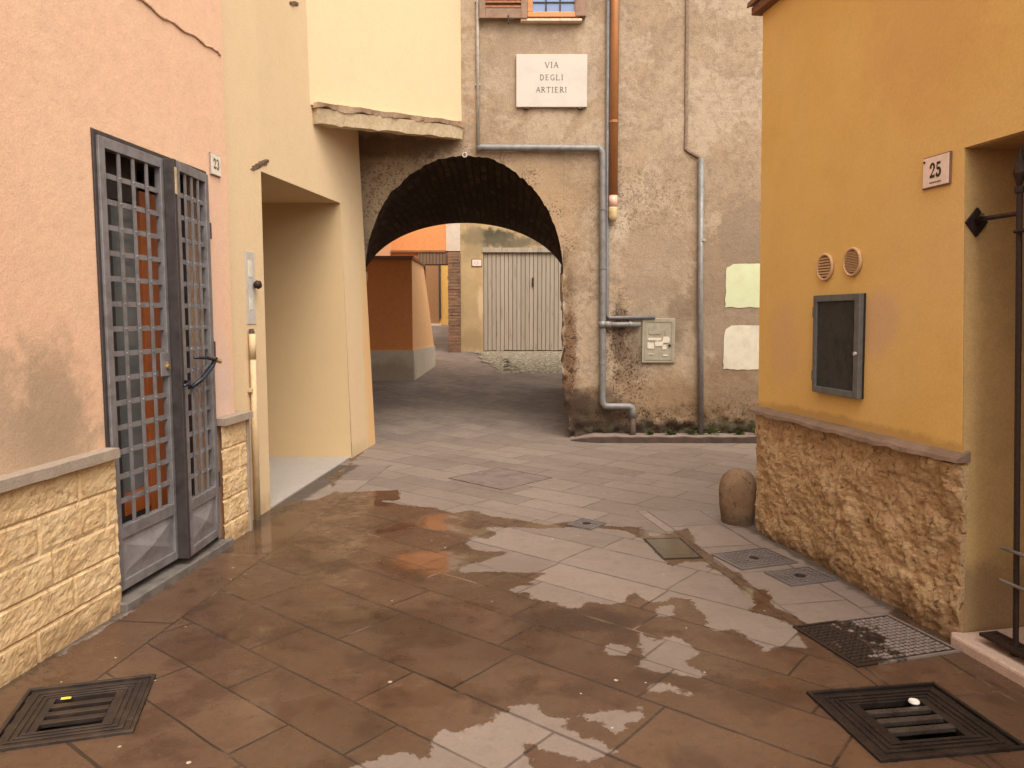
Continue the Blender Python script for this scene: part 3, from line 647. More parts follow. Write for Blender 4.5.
# number tile by the door
def glyph(b, ch, x, z, h, w, y0, y1, thick=.16, thin=.08):
    T, N = thick*h, thin*h
    P = lambda *q: [(x+u*w, z+v*h) for u, v in q]
    arc = lambda cx, cy, rx, ry, a0, a1, n=9: P(*[(cx+rx*math.cos(R(a0+(a1-a0)*i/n)), cy+ry*math.sin(R(a0+(a1-a0)*i/n))) for i in range(n+1)])
    s = lambda p, k: b.stroke(p, k, y0, y1)
    if ch == 'V': s(P((.02,1),(.5,0)), T); s(P((.5,0),(.98,1)), N); s(P((-.08,.97),(.2,.97)), N*.7); s(P((.82,.97),(1.08,.97)), N*.7)
    if ch == 'I': s(P((.5,0),(.5,1)), T); s(P((.1,.97),(.9,.97)), N*.7); s(P((.1,.03),(.9,.03)), N*.7)
    if ch == 'A': s(P((0,0),(.5,1)), N); s(P((.5,1),(1,0)), T); s(P((.2,.36),(.8,.36)), N); s(P((-.1,.03),(.15,.03)), N*.7); s(P((.85,.03),(1.12,.03)), N*.7)
    if ch == 'D': s(P((.15,0),(.15,1)), T); s(P((0,.97),(.4,.97)), N); s(P((0,.03),(.4,.03)), N); s(arc(.38,.5,.55,.48,90,-90), T*.9)
    if ch == 'E': s(P((.2,0),(.2,1)), T); s(P((0,.96),(.85,.96)), N); s(P((.2,.52),(.7,.52)), N); s(P((0,.04),(.9,.04)), N)
    if ch == 'G': s(arc(.52,.5,.5,.48,50,310), T*.85); s(P((.86,.02),(.86,.42)), T); s(P((.6,.42),(1,.42)), N)
    if ch == 'L': s(P((.2,0),(.2,1)), T); s(P((0,.97),(.4,.97)), N*.7); s(P((0,.04),(.95,.04)), N); s(P((.93,0),(.93,.2)), N)
    if ch == 'R': s(P((.15,0),(.15,1)), T); s(P((0,.97),(.4,.97)), N); s(P((0,.03),(.3,.03)), N*.7); s(arc(.38,.75,.4,.22,90,-90), T*.85); s(P((.15,.52),(.4,.52)), N); s(P((.42,.5),(1.0,0)), T)
    if ch == 'T': s(P((.5,0),(.5,1)), T); s(P((0,.96),(1,.96)), N); s(P((.03,.8),(.03,1)), N); s(P((.97,.8),(.97,1)), N); s(P((.3,.03),(.7,.03)), N*.7)
    if ch == '2': s(arc(.5,.70,.40,.27,185,-20), T*.8); s(P((.88,.62),(.5,.33),(.08,.04)), N*1.2); s(P((.02,.07),(.98,.07)), T*.95); s(P((.95,.0),(.95,.22)), N); b.prism(arc(.18,.72,.16,.09,0,330,8), y0, y1)
    if ch == '3': s(arc(.5,.75,.36,.22,165,-90), T*.75); s(arc(.5,.28,.42,.26,90,-165), T*.8)
    if ch == '5': s(P((.18,.55),(.18,.97)), N); s(P((.15,.93),(.88,.93)), T*.9); s(arc(.45,.31,.44,.28,130,-150), T*.9); b.prism(arc(.16,.2,.15,.09,0,330,8), y0, y1)
def house_number(label, loc, rz, w, h, txt, dh, dw, edge, ink, plate='enamel', gap=.25, tilt=0):
    t = thing('house_number', label, 'house number', loc, rz)
    MB().box(-w/2, w/2, -.010, 0, -h/2, h/2).build('backing', M[edge], t, bevel=.002)
    MB().box(-w/2+.006, w/2-.006, -.014, -.010, -h/2+.006, h/2-.006).build('tile', M[plate], t, bevel=.0015)
    b = MB(); tot = len(txt)*dw+(len(txt)-1)*dw*gap; x = -tot/2
    for ch in txt: glyph(b, ch, x, -dh/2+.006, dh, dw, -.0155, -.013, .20, .07); x += dw*(1+gap)
    b.build('numerals', M[ink], t)
    return t
lw = lambda Y: (LA0+LA1*Y, Y)
p = lw(4.965)
house_number('small weathered white number tile reading 23 beside the grey door grille', (p[0]-.03, p[1], 2.487), LROT, .135, .14, '23', .062, .030, 'cap', 'ink', 'oldtile')

# ------------------------------------------------------------------ door grille and the door behind it
g = thing('door_grille', 'tall grey two-leaf metal security grille with one leaf ajar, in the pink house', 'gate', (LA0+LA1*3.74, 3.74, 0), LROT)
LW = D1-D0
fr = MB(); fr.box(D0, D0+.022, .018, .07, .05, 2.42).box(D1-.022, D1, .018, .07, .05, 2.42).box(D0+.022, D1-.022, .018, .07, 2.398, 2.42)
fr.build('door_frame', M['gate_dark'], g, bevel=.003)
def leaf(width, cols, rows, z0, zp, z1, hingeL, bars):
    """one leaf in its own coordinates: x 0..width"""
    st = .048; b = MB()
    b.box(0, st, -.02, .02, z0, z1).box(width-st, width, -.02, .02, z0, z1)
    b.box(st, width-st, -.02, .02, z0, z0+.05).box(st, width-st, -.02, .02, zp-.045, zp+.02).box(st, width-st, -.02, .02, z1-.055, z1)
    l = b.build('leaf_frame', M['gate'], None, bevel=.003)
    b = MB(); iw = width-2*st; zz0, zz1 = zp+.02, z1-.055
    for i in range(1, cols): x = st+iw*i/cols; b.box(x-.0115, x+.0115, -.012, -.004, zz0, zz1)
    for j in range(1, rows):
        z = zz0+(zz1-zz0)*j/rows; b.box(st, width-st, -.002, .006, z-.0135, z+.0135)
        for i in range(1, cols):
            x = st+iw*i/cols; b.tube([(x,-.012,z),(x,-.0165,z)], [.006,.004], 7)
    gl = b.build('lattice', M['gate'], l)
    b = MB(); a, c, d, e = st, width-st, z0+.05, zp-.045; m = ((a+c)/2, (d+e)/2)
    q = .04
    b.add([(a,-.004,d),(c,-.004,d),(c,-.004,e),(a,-.004,e),(a+q,-.010,d+q),(c-q,-.010,d+q),(c-q,-.010,e-q),(a+q,-.010,e-q),(m[0],-.028,m[1])],
          [(0,1,5,4),(1,2,6,5),(2,3,7,6),(3,0,4,7),(4,5,8),(5,6,8),(6,7,8),(7,4,8)])
    b.build('kick_panel', M['panel'], l)
    return l
l1 = leaf(.585, 4, 15, .085, .40, 2.395, True, 0); l1.parent = g; l1.location = (D0+.022, .025, 0)
LKZ = 1.19
lk = MB().box(.455, .540, -.026, -.018, LKZ-.02, LKZ+.115); o = lk.build('lock_plate', M['gate'], l1, bevel=.002)
MB().tube([(.515,-.026,LKZ+.035),(.515,-.040,LKZ+.035)], [.017,.015], 14).tube([(.515,-.026,LKZ+.05),(.515,-.036,LKZ+.05)], .011, 10).build('lock_cylinder', M['brass'], l1)
# second leaf, ajar
rw = .455
l2 = leaf(rw, 4, 15, .085, .40, 2.395, False, 0); l2.parent = g
A = R(5.5)
l2.location = (D1-.03-rw*math.cos(A), -rw*math.sin(A)+.012, 0); l2.rotation_euler = (0, 0, A)
b = MB().box(-.035, -.002, -.024, .035, .085, 2.395); b.build('meeting_post', M['gate_dark'], l2, bevel=.003)
MB().box(-.030, -.010, -.028, -.024, 2.20, 2.35).build('name_strip', M['tan'], l2)
h = MB().tube([(.0,-.02,LKZ-.06),(.0,-.055,LKZ-.06),(-.06,-.075,LKZ-.065),(-.12,-.07,LKZ-.075)], [.010,.010,.011,.008], 10)
h.build('handle', M['lever'], l2, smooth=True)
h = MB().tube([(.10,-.02,LKZ-.10),(.18,-.05,LKZ-.06),(.27,-.075,LKZ+.01),(.33,-.08,LKZ+.06)], [.012,.014,.016,.012], 10)
h.tube([(.08,-.05,LKZ+.075),(.20,-.075,LKZ+.07),(.33,-.08,LKZ+.05)], [.007,.011,.012], 10)
h.build('handle', M['lever'], l2, smooth=True)
MB().tube([(.31,-.065,LKZ+.06),(.355,-.10,LKZ+.035)], [.016,.012], 10).build('handle_end', M['brass'], l2)
for z in (.45, 1.30, 2.05):
    MB().tube([(D1-.012,.004,z-.05),(D1-.012,.004,z+.05)], .012, 10).build('hinge', M['gate_dark'], g)

d = thing('inner_door', 'inner door of grey curtained glass and orange-red wood, seen through the grey grille', 'door', (LA0+LA1*3.74, 3.74, 0), LROT)
b = MB().box(.20, .33, .16, .21, .05, 2.40).box(.33, .58, .16, .21, .05, .46).box(.33, .58, .16, .21, 2.14, 2.40)
b.build('door_frame', M['gate_dark'], d, bevel=.003)
MB().box(.33, .58, .18, .19, .52, 2.14).build('glass_pane', M['frost'], d)
MB().box(.585, .79, .15, .20, .05, 2.22).build('wooden_stile', M['redwood'], d, bevel=.004)
MB().box(.33, .58, .155, .20, .40, .52).build('wooden_stile', M['redwood'], d, bevel=.004)
b = MB().box(.795, .88, .16, .21, .05, 2.40).box(1.05, 1.088, .16, .21, .05, 2.40).box(.88, 1.05, .16, .21, .05, .12).box(.88, 1.05, .16, .21, 2.12, 2.40)
b.build('door_frame', M['gate_dark'], d, bevel=.003)
MB().box(.88, 1.05, .18, .19, .12, 2.12).build('glass_pane', M['dimglass'], d)
# ------------------------------------------------------------------ cream building with the porch
YB = -1.9 - .085*5.83
def yx(Y, z=0):
    lean = 0 if Y < 5.8 else .039*min(1, (Y-5.8)/3.1)
    return YB + .085*Y - lean*z
cream = thing('cream_house', 'cream yellow rendered building with an open porch, joined to the old archway', 'house', (yx(5.8)-.2, 5.8, 0))
YROT = math.atan2(1, .085)
ys = [4.9, 5.2, 5.5, 5.80] + lin(5.80, 7.965, .36)[1:] + [8.2, 8.5, 8.75, 8.90, 8.955]
zs = [-.3, .3, .9, 1.5, 2.0, 2.607, 2.70, 3.1, 3.6, 4.2, 5, 6, 7.5]
def por(Y): return 2.607 + (2.695-2.607)*(Y-5.8)/2.165
def fz(Y, z):
    return por(Y) if (5.79 < Y < 7.97 and z == 2.607) else z
b = MB()
b.grid(ys, zs, lambda Y, z: (yx(Y, fz(Y, z)) - (.03 if Y > 8.95 else 0), Y, fz(Y, z)), lambda Y, z: 5.80 < Y < 7.965 and z < 2.607)
E_ = 8.955
b.add([(yx(E_,z)-.03, E_, z) for z in zs] + [(-3.4, E_, z) for z in zs], [(i, i+1, i+1+len(zs), i+len(zs)) for i in range(len(zs)-1)])
b.add([(yx(4.9), 4.9, -.3), (yx(4.9), 4.9, 7.5), (-3.4, 4.9, 7.5), (-3.4, 4.9, -.3)], [(0,1,2,3)])
b.add([(yx(4.9), 4.9, 7.5), (yx(8.9,7.5), 8.955, 7.5), (-3.4, 8.955, 7.5), (-3.4, 4.9, 7.5)], [(0,1,2,3)])
b.build('wall', M['cream'], cream, world=True)
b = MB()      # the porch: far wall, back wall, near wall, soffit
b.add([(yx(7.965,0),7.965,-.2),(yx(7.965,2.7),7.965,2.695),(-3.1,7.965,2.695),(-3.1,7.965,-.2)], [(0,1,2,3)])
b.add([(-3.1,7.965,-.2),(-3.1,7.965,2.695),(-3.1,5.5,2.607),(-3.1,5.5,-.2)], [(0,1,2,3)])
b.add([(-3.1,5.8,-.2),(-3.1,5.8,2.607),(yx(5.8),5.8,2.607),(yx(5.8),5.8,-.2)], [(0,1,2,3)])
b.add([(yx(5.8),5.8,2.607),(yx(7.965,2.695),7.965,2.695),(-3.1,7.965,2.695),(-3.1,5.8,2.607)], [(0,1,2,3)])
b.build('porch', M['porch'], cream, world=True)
# upper storey turning across the corner above the arch, with a soft inner corner
A_, B_ = Vector((yx(7.12, 3.5), 7.12)), Vector((-.60, 9.21))
path = [Vector((yx(7.02, 3.5), 7.02)), Vector((yx(7.08, 3.5), 7.08)), A_+Vector((.03, .02)), A_.lerp(B_, .10), A_.lerp(B_, .25), A_.lerp(B_, .5), A_.lerp(B_, .75), B_]
def ledz(i): return 3.45 + (3.80-3.45)*max(0, (path[i]-A_).length/(B_-A_).length if i > 1 else 0)
b = MB(); hs = [0, .15, .4, 1.0, 2.0, 4.0]
P = [[((yx(p.y, ledz(i)+h)+(-.02, .003, .035)[i] if i < 3 else p.x), p.y, ledz(i)+h) for i, p in enumerate(path)] for h in hs]
n = len(path)
b.add([q for r in P for q in r], [(j*n+i, j*n+i+1, (j+1)*n+i+1, (j+1)*n+i) for j in range(len(hs)-1) for i in range(n-1) if not (i < 2 and j < 0)])
b.build('corner_wall', M['cream'], cream, world=True, smooth=True)
b = MB()      # underside of the corbelled corner
b.add([(A_.x,A_.y,3.40),(B_.x,B_.y,3.74),(-2.4,9.21,3.74),(-2.4,7.12,3.40)], [(0,1,2,3)])
b.build('corner_soffit', M['cream'], cream, world=True)
dirv = (B_-A_).normalized(); nrm = Vector((dirv.y, -dirv.x))
def ledge_piece(u0, u1, out, zlo, zhi, m, name, seed):
    b = MB(); N = 44; L = (B_-A_).length
    pr = []
    for i in range(N+1):
        u = u0+(u1-u0)*i/N; p = A_+dirv*(u*L); zb = 3.45+(3.80-3.45)*u
        k1, k2, k3 = (noise.fractal((u*L*4, seed, q*4.1), .8, 2.1, 5)*1.5 for q in range(3))
        o = p+nrm*(out+.010*k1); q = p-nrm*.08
        pr.append(((o.x-nrm.x*.02,o.y-nrm.y*.02,zb+zlo+.018*k2),(q.x,q.y,zb+zlo+.012*k2),(o.x+.0,o.y,zb+zhi+.006*k3),(q.x,q.y,zb+zhi+.006*k3)))
    for a, c in zip(pr[:-1], pr[1:]): b.hexa([a[0],c[0],c[1],a[1],a[2],c[2],c[3],a[3]])
    return b.build(name, m, cream, world=True)
ledge_piece(.0, .30, .085, -.025, .022, M['tile'] if False else plaster('pink_tile_course', (.52,.36,.24), (.45,.3,.2), (.6,.45,.3), amount=.7, bs=.4, mid=6), 'ledge_tile', 1)
ledge_piece(.305, .66, .082, -.026, .02, bpy.data.materials['pink_tile_course'], 'ledge_tile', 2)
ledge_piece(.665, .985, .084, -.026, .021, bpy.data.materials['pink_tile_course'], 'ledge_tile', 3)
ledge_piece(.008, .985, .055, -.165, -.027, M['limestone'], 'ledge_stone', 4)
def chunk(Y, z, w, h, seed):
    b = MB(); N = 30; hs = []
    for i in range(N):
        a = 2*math.pi*i/N; r = 1+.4*noise.fractal((math.cos(a)*3, math.sin(a)*3, seed), .7, 2, 4)
        hs.append((Y+w*r*math.cos(a), z+h*r*math.sin(a)+.38*w*math.cos(a)))
    top = [(yx(p[0], p[1])+.002+.012*abs(noise.noise((p[0]*20, p[1]*20, 2))), p[0], p[1]) for p in hs]; c = (yx(Y, z)+.008, Y, z)
    bot = [(yx(p[0], p[1])-.03, p[0], p[1]) for p in hs]
    b.add(top+[c]+bot, [(i, (i+1) % N, N) for i in range(N)]+[(i, (i+1) % N, N+1+(i+1) % N, N+1+i) for i in range(N)])
    b.build('plaster_break', M['broken'], cream, world=True)
chunk(5.79, 2.655, .17, .026, 3); chunk(6.70, 4.19, .12, .022, 8)

t = thing('intercom', 'narrow grey intercom plate with a dark knob, on the cream wall beside the porch', 'intercom', (yx(5.575)+.001, 5.575, 1.72), YROT)
MB().box(-.10, .055, -.004, 0, -.265, .265).build('faceplate', M['steel'], t, bevel=.003)
MB().box(-.06, .005, -.006, -.004, .08, .20).build('name_card', M['oldtile'], t)
MB().box(-.06, .005, -.006, -.004, -.16, -.07).build('name_card', M['oldtile'], t)
MB().tube([(.03,-.008,.02),(.03,-.03,.025),(.03,-.055,.03)], [.018,.034,.026], 14).build('camera_knob', M['iron'], t, smooth=True)
t = thing('wall_pipe', 'thin cream-painted pipe running to the ground beside the split-stone base', 'pipe', (yx(5.49)+.03, 5.49, 0), YROT)
MB().tube([(0,0,-.02),(0,0,1.36)], .022, 12).tube([(0,0,1.20),(0,0,1.385)], .0245, 12).build('pipe', M['creampipe'], t, smooth=True)
MB().tube([(0,0,1.385),(0,.006,1.42)], [.022,.016], 10).build('stub', M['rust'], t)
MB().box(-.04,.04,-.004,.03,.96,.985).build('clip', M['creampipe'], t)

# ------------------------------------------------------------------ the old house with the archway
old = thing('archway_house', 'old stained grey-brown rendered house with a dark vaulted archway through it', 'house', (0, 9.2, 0))
XC, RX, ZS, RZ = -.58, 1.2, 2.05, 1.385
def edge_n(s): return .026*noise.fractal((s*3.3, .7, 0), 1, 2, 5) + .020*noise.fractal((s*17, 2.7, 0), .6, 2, 5)
def right_edge(z):
    e = XC+RX + .015*max(0, (1.6-z)) + .045*noise.fractal((z*5, 9, 0), .8, 2, 6)
    if z < .5: e += .14*((.5-z)/.5)**1.6
    return e
def relief(x, z):
    h = .010*noise.fractal((x*1.7, z*1.7, 4), .9, 2, 6)
    base = max(0, 1-z/(.42+.18*noise.noise((x*1.5, 0, 8))))
    if x > .5: h += base*(.085*noise.fractal((x*8, z*11, 1), .7, 2, 5)+.045)
    dx = x-(XC+RX)
    if 0 <= dx < .22 and z < 2.2: h += (1-dx/.22)**2*(.05+.07*noise.fractal((x*11, z*9, 5), .7, 2, 5))
    return 9.2+h
YF = relief
b = MB(); N = 120
th = [math.pi*i/N for i in range(N+1)]
aw = [(XC-RX*math.cos(a)*(1), ZS+RZ*math.sin(a)+edge_n(a)) for a in th]
zt = [0]+lin(.03, 1, .06)
def col(i, v):
    x, z = aw[i]; Z = z+(5.7-z)*v; return (x, YF(x, Z), Z)
vv = [0,.004,.01,.02,.035,.055,.08,.11,.15,.2,.26,.33,.42,.55,.7,.85,1]
b.add([col(i, v) for v in vv for i in range(N+1)], [(j*(N+1)+i, j*(N+1)+i+1, (j+1)*(N+1)+i+1, (j+1)*(N+1)+i) for j in range(len(vv)-1) for i in range(N)])
zz = lin(-.25, 1.3, .035)+lin(1.3, ZS, .06)[1:]
zr = zz + lin(ZS, 5.7, .14)[1:]
us = lin(0, .70, .0095)+lin(.70, 1, .05)[1:]
def rcol(u, z):
    e = right_edge(z) if z < ZS else XC+RX; e = e if z < ZS-.3 else e+(XC+RX-e)*min(1, (z-(ZS-.3))/.3)
    x = e+(4.4-e)*u; return (x, YF(x, z), z)
b.grid(us, zr, rcol)
b.grid(lin(-3.2, XC-RX, .12), zr, lambda x, z: (x, YF(x, z), z))
b.add([(-3.2,9.2,5.7),(4.4,9.2,5.7),(4.4,12.8,5.7),(-3.2,12.8,5.7)], [(0,1,2,3)])
b.add([(4.4,9.2,5.7),(4.4,12.8,5.7),(4.4,12.8,-.3),(4.4,9.2,-.3)], [(0,1,2,3)])
BC, BX, BS, BZ = -.80, 1.75, 2.0, 1.09
# far face
b.grid([-4.2, BC-BX], [-.2,BS,5.7], lambda x, z: (x, 12.8, z)).grid([BC+BX, 4.4], [-.2,BS,5.7], lambda x, z: (x, 12.8, z))
bk = [(BC-BX*math.cos(a), BS+BZ*math.sin(a)) for a in th]
b.add([(x, 12.8, z) for x, z in bk]+[(x, 12.8, 5.7) for x, z in bk], [(i, i+1, N+2+i, N+1+i) for i in range(N)])
wall = b.build('wall', M['grey'], old, world=True, smooth=True)
# vault: soot-black soffit, rendered piers
fr_ = [(XC-RX, z) for z in zz[:-1]] + aw + [((rcol(0, z)[0]), z) for z in zz[:-1][::-1]]
zb = [(-.2+(BS+.2)*i/(len(zz)-1)) for i in range(len(zz)-1)]
bk_ = [(BC-BX, z) for z in zb] + bk + [(BC+BX, z) for z in zb[::-1]]
ts = [0,.012,.03,.06,.1,.15,.22,.3,.4,.5,.62,.74,.87,1]
def loft(i0, i1, name, m):
    K = i1-i0; v = []
    for t_ in ts:
        for i in range(i0, i1):
            x = fr_[i][0]+(bk_[i][0]-fr_[i][0])*t_; z = fr_[i][1]+(bk_[i][1]-fr_[i][1])*t_
            yf = YF(fr_[i][0], fr_[i][1]); y = yf+(12.8-yf)*t_
            k = 0 if t_ in (0, 1) else .05*noise.fractal((x*2.2, y*2.2, z*2.2), .9, 2, 5)
            cx, cz = x-XC, z-1.6; L = math.hypot(cx, cz) or 1
            v.append((x+k*cx/L, y, z+k*cz/L))
    f = [(j*K+i, j*K+i+1, (j+1)*K+i+1, (j+1)*K+i) for j in range(len(ts)-1) for i in range(K-1)]
    return MB().add(v, f).build(name, m, old, world=True, smooth=True)
nz = len(zz)-1
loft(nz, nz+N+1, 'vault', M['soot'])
loft(0, nz+1, 'passage_wall', M['grey']); loft(nz+N, len(fr_), 'passage_wall', M['grey'])

# trial patches of paint on the wall
def patch(name, x0, x1, z0, z1, m, seed, drips=0):
    pts = []
    for i in range(14): u = i/14; pts.append((x0+(x1-x0)*u, z0+.014*noise.noise((u*5, seed, 0)) - (drips*abs(noise.noise((u*9, seed, 5))))))
    for i in range(10): u = i/10; pts.append((x1, z0+(z1-z0)*u))
    for i in range(14): u = 1-i/14; pts.append((x0+(x1-x0)*u, z1+.012*noise.noise((u*4, seed, 2))-(.03 if i == 13 else 0)))
    for i in range(1, 12): u = 1-i/12; pts.append((x0+.014*noise.noise((u*4, seed, 7))+(.012 if i in (1, 11) else 0), z0+(z1-z0)*u))
    n = len(pts); c = ((x0+x1)/2, (z0+z1)/2); b = MB(); rings = []
    for k in (1, .8, .6, .4, .2): rings += [(c[0]+(p[0]-c[0])*k, YF(c[0]+(p[0]-c[0])*k, c[1]+(p[1]-c[1])*k)-.006, c[1]+(p[1]-c[1])*k) for p in pts]
    f = [(r*n+i, r*n+(i+1) % n, (r+1)*n+(i+1) % n, (r+1)*n+i) for r in range(4) for i in range(n)] + [tuple(range(4*n, 5*n))]
    o = b.add(rings, f).build('paint_patch', m, old, world=True, smooth=True); o['label'] = name
patch('pale green patch of trial paint', 2.60, 3.20, 1.628, 2.155, M['limewash'], 1)
patch('off-white patch of trial paint', 2.595, 3.20, .875, 1.41, M['whitewash'], 5, .03)

# window at the top
w = bpy.data.objects.new('window', MB().box(.19, .80, 9.235, 9.30, 5.01, 5.06).box(.19, .25, 9.235, 9.30, 5.06, 5.6).box(.735, .80, 9.235, 9.30, 5.06, 5.6).box(.25, .735, 9.235, 9.30, 5.54, 5.6).box(.475, .51, 9.24, 9.29, 5.06, 5.54).v and None)
bpy.data.objects.remove(w)
wf = MB().box(.18, .80, 9.13, 9.22, 5.015, 5.075).box(.18, .245, 9.13, 9.22, 5.075, 5.6).box(.735, .80, 9.13, 9.22, 5.075, 5.6).box(.245, .735, 9.13, 9.22, 5.54, 5.6)
win = wf.build('window', M['winwood'], old, world=True, bevel=.006)
def sub(mb, name, m, **k):
    o = mb.build(name, m, old, world=True, **k); o.parent = win; return o
sub(MB().box(.245, .735, 9.17, 9.18, 5.075, 5.54), 'pane', M['skyglass'])
bb = MB()
for x in (.40, .565): bb.box(x-.008, x+.008, 9.155, 9.169, 5.075, 5.54)
for z in (5.19, 5.40, 5.61): bb.box(.245, .735, 9.157, 9.167, z-.006, z+.006)
sub(bb, 'window_bars', M['iron'])
sub(MB().box(.745, .865, 9.115, 9.24, 5.02, 5.6), 'jamb_board', M['shutter'], bevel=.005)
sub(MB().box(.10, .82, 9.12, 9.26, 4.965, 4.995), 'sill', M['sill'], bevel=.006)
sh = MB().box(-.385, -.31, 9.10, 9.14, 4.99, 5.6).box(.105, .18, 9.10, 9.14, 4.99, 5.6).box(-.31, .105, 9.10, 9.14, 4.99, 5.10).box(-.31, .105, 9.10, 9.14, 5.5, 5.6)
sh = sh.build('shutter', M['shutter'], old, world=True, bevel=.005)
lv = MB()
for i in range(7):
    z = 5.11+i*.055; lv.hexa([(-.31,9.105,z),(.105,9.105,z),(.105,9.135,z+.03),(-.31,9.135,z+.03),(-.31,9.105,z+.012),(.105,9.105,z+.012),(.105,9.135,z+.045),(-.31,9.135,z+.045)])
o = lv.build('louvres', M['louvre'], old, world=True); o.parent = sh
o = MB().box(-.05, -.035, 9.085, 9.13, 4.93, 5.02).box(-.06, .02, 9.08, 9.10, 4.965, 4.98).build('shutter_catch', M['iron'], old, world=True)

# street plaque
t = thing('street_sign', 'white marble street plaque reading VIA DEGLI ARTIERI on the old wall above the arch', 'street sign', (.47, 9.2, 4.30))
MB().box(-.42, .42, -.045, .01, -.305, .30).build('slab', M['marble'], t, bevel=.004)
for txt, cz, hh in (('VIA', .145, .066), ('DEGLI', .003, .064), ('ARTIERI', -.137, .062)):
    ws = [{'I': .35}.get(c, .74)*hh for c in txt]; gap = .24*hh; tot = sum(ws)+gap*(len(txt)-1); x = -tot/2-.002; b = MB()
    for c, w_ in zip(txt, ws): b = MB(); glyph(b, c, x, cz, hh, w_, -.0475, -.044, .12, .07); x += w_+gap; b.build('letter', M['ink'], t)
for x in (-.30, .345): MB().box(x-.03, x+.03, -.055, .01, -.325, -.305).build('bracket', M['rust'], t)

# pipes on the old wall
t = thing('conduit', 'pale thin conduit dropping from above to the grey pipe over the arch', 'conduit', (-.405, 9.2, 3.5))
MB().tube([(0,-.03,.04),(.0,-.03,1.2),(.005,-.03,2.16)], .019, 10).build('tube', M['thin'], t, smooth=True)
for z in (.75, 1.7): MB().box(-.03,.03,-.035,.02,z,z+.02).build('clip', M['thin'], t)
t = thing('grey_pipe', 'thick grey pipe running over the arch, down the wall and into the ground', 'pipe', (1.08, 9.2, 0))
MB().tube([(-1.50,-.06,3.50),(-1.44,-.06,3.522),(-.08,-.06,3.512),(-.03,-.06,3.50),(-.005,-.06,3.46),(.0,-.06,3.40),(.03,-.06,.52),(.035,-.06,.46),(.06,-.06,.425),(.11,-.06,.42),(.36,-.06,.42),(.395,-.06,.40),(.40,-.06,.36),(.403,-.06,.28)], .040, 14).build('pipe', M['pvc'], t, smooth=True)
MB().tube([(.403,-.06,.30),(.407,-.06,-.1)], [.037,.043], 12).build('pipe_foot', M['rust'], t, smooth=True)
b = MB().tube([(.018,-.06,1.46),(.018,-.06,1.38)], .049, 14).tube([(.018,-.06,1.42),(.48,-.06,1.42)], .033, 12).tube([(.04,-.06,1.42),(.12,-.06,1.42)], .043, 12)
b.build('branch', M['pvc'], t, smooth=True)
for x, z in ((-.5,3.514), (-.9,3.516), (-.05, 3.512)): MB().tube([(x-.012,-.06,z),(x+.012,-.06,z)], .046, 12).build('clip', M['pvc'], t)
for x, z in ((.006,2.8), (.013,2.1), (.025,.95), (.355,1.42)):
    bb = MB().tube([(x,-.06,z-.012),(x,-.06,z+.012)], .047, 12) if x < .3 else MB().tube([(x-.012,-.06,z),(x+.012,-.06,z)], .041, 12)
    bb.build('clip', M['pvc'], t)
t = thing('conduit', 'dark narrow conduit squeezed between the grey pipe and the brown downpipe', 'conduit', (1.14, 9.2, 1.5))
MB().tube([(-.01,-.035,4.16),(.012,-.035,.06),(.02,-.035,.02),(.05,-.035,.0),(.60,-.035,.01)], .024, 10).build('tube', M['pvc_dark'], t, smooth=True)
t = thing('downpipe', 'brown-painted downpipe with a pink sleeve ending halfway down the old wall', 'downpipe', (1.21, 9.2, 2.6))
MB().tube([(-.012,-.075,3.08),(-.005,-.075,2.6),(0,-.075,.36)], .052, 16).build('pipe', M['copper'], t, smooth=True)
MB().tube([(0,-.075,.36),(0,-.075,.215)], .050, 16).build('sleeve', M['pinkpvc'], t, smooth=True)
MB().tube([(0,-.075,.22),(0,-.075,.205),(0,-.075,.10),(0,-.07,.05)], [.050,.055,.054,.030], 16).build('pipe_end', M['tan'], t, smooth=True)
for z in (1.2, 2.8): MB().tube([(-.003,-.075,z),(-.003,-.075,z+.03)], .058, 14).box(-.02, .02, -.05, .02, z, z+.03).build('bracket', M['copper'], t)
t = thing('cable_pipe', 'grey pipe right of the utility box with a rusted cable channel above it', 'pipe', (2.30, 9.2, 0))
MB().tube([(-.04,-.045,3.40),(-.01,-.045,1.5),(.03,-.045,.0)], .034, 12).build('pipe', M['pvc'], t, smooth=True)
pts = [(-.24+.02*(5.5-z)/2+.008*noise.noise((z*3,0,0)), -.012, z) for z in lin(3.52, 5.66, .12)][::-1]+[(-.19,-.012,3.49),(-.06,-.02,3.42)]
MB().tube(pts, .022, 6).build('cable_channel', M['cable'], t)
MB().tube([(-.005,-.045,2.42),(-.005,-.045,2.45)], .040, 12).build('clip', M['thin'], t)
t = thing('utility_box', 'grey-green utility cabinet with torn paper notices, at the end of a pipe branch', 'utility box', (1.79, 9.2, 1.225))
MB().box(-.20, .20, -.03, .03, -.27, .27).build('case', M['ubox'], t, bevel=.004)
b = MB().box(-.165, .165, -.036, -.03, -.235, -.228).box(-.165, .165, -.036, -.03, .228, .235).box(-.165, -.158, -.036, -.03, -.228, .228).box(.158, .165, -.036, -.03, -.228, .228)
b.build('door_trim', M['ubox'], t)
rnd = random.Random(2)
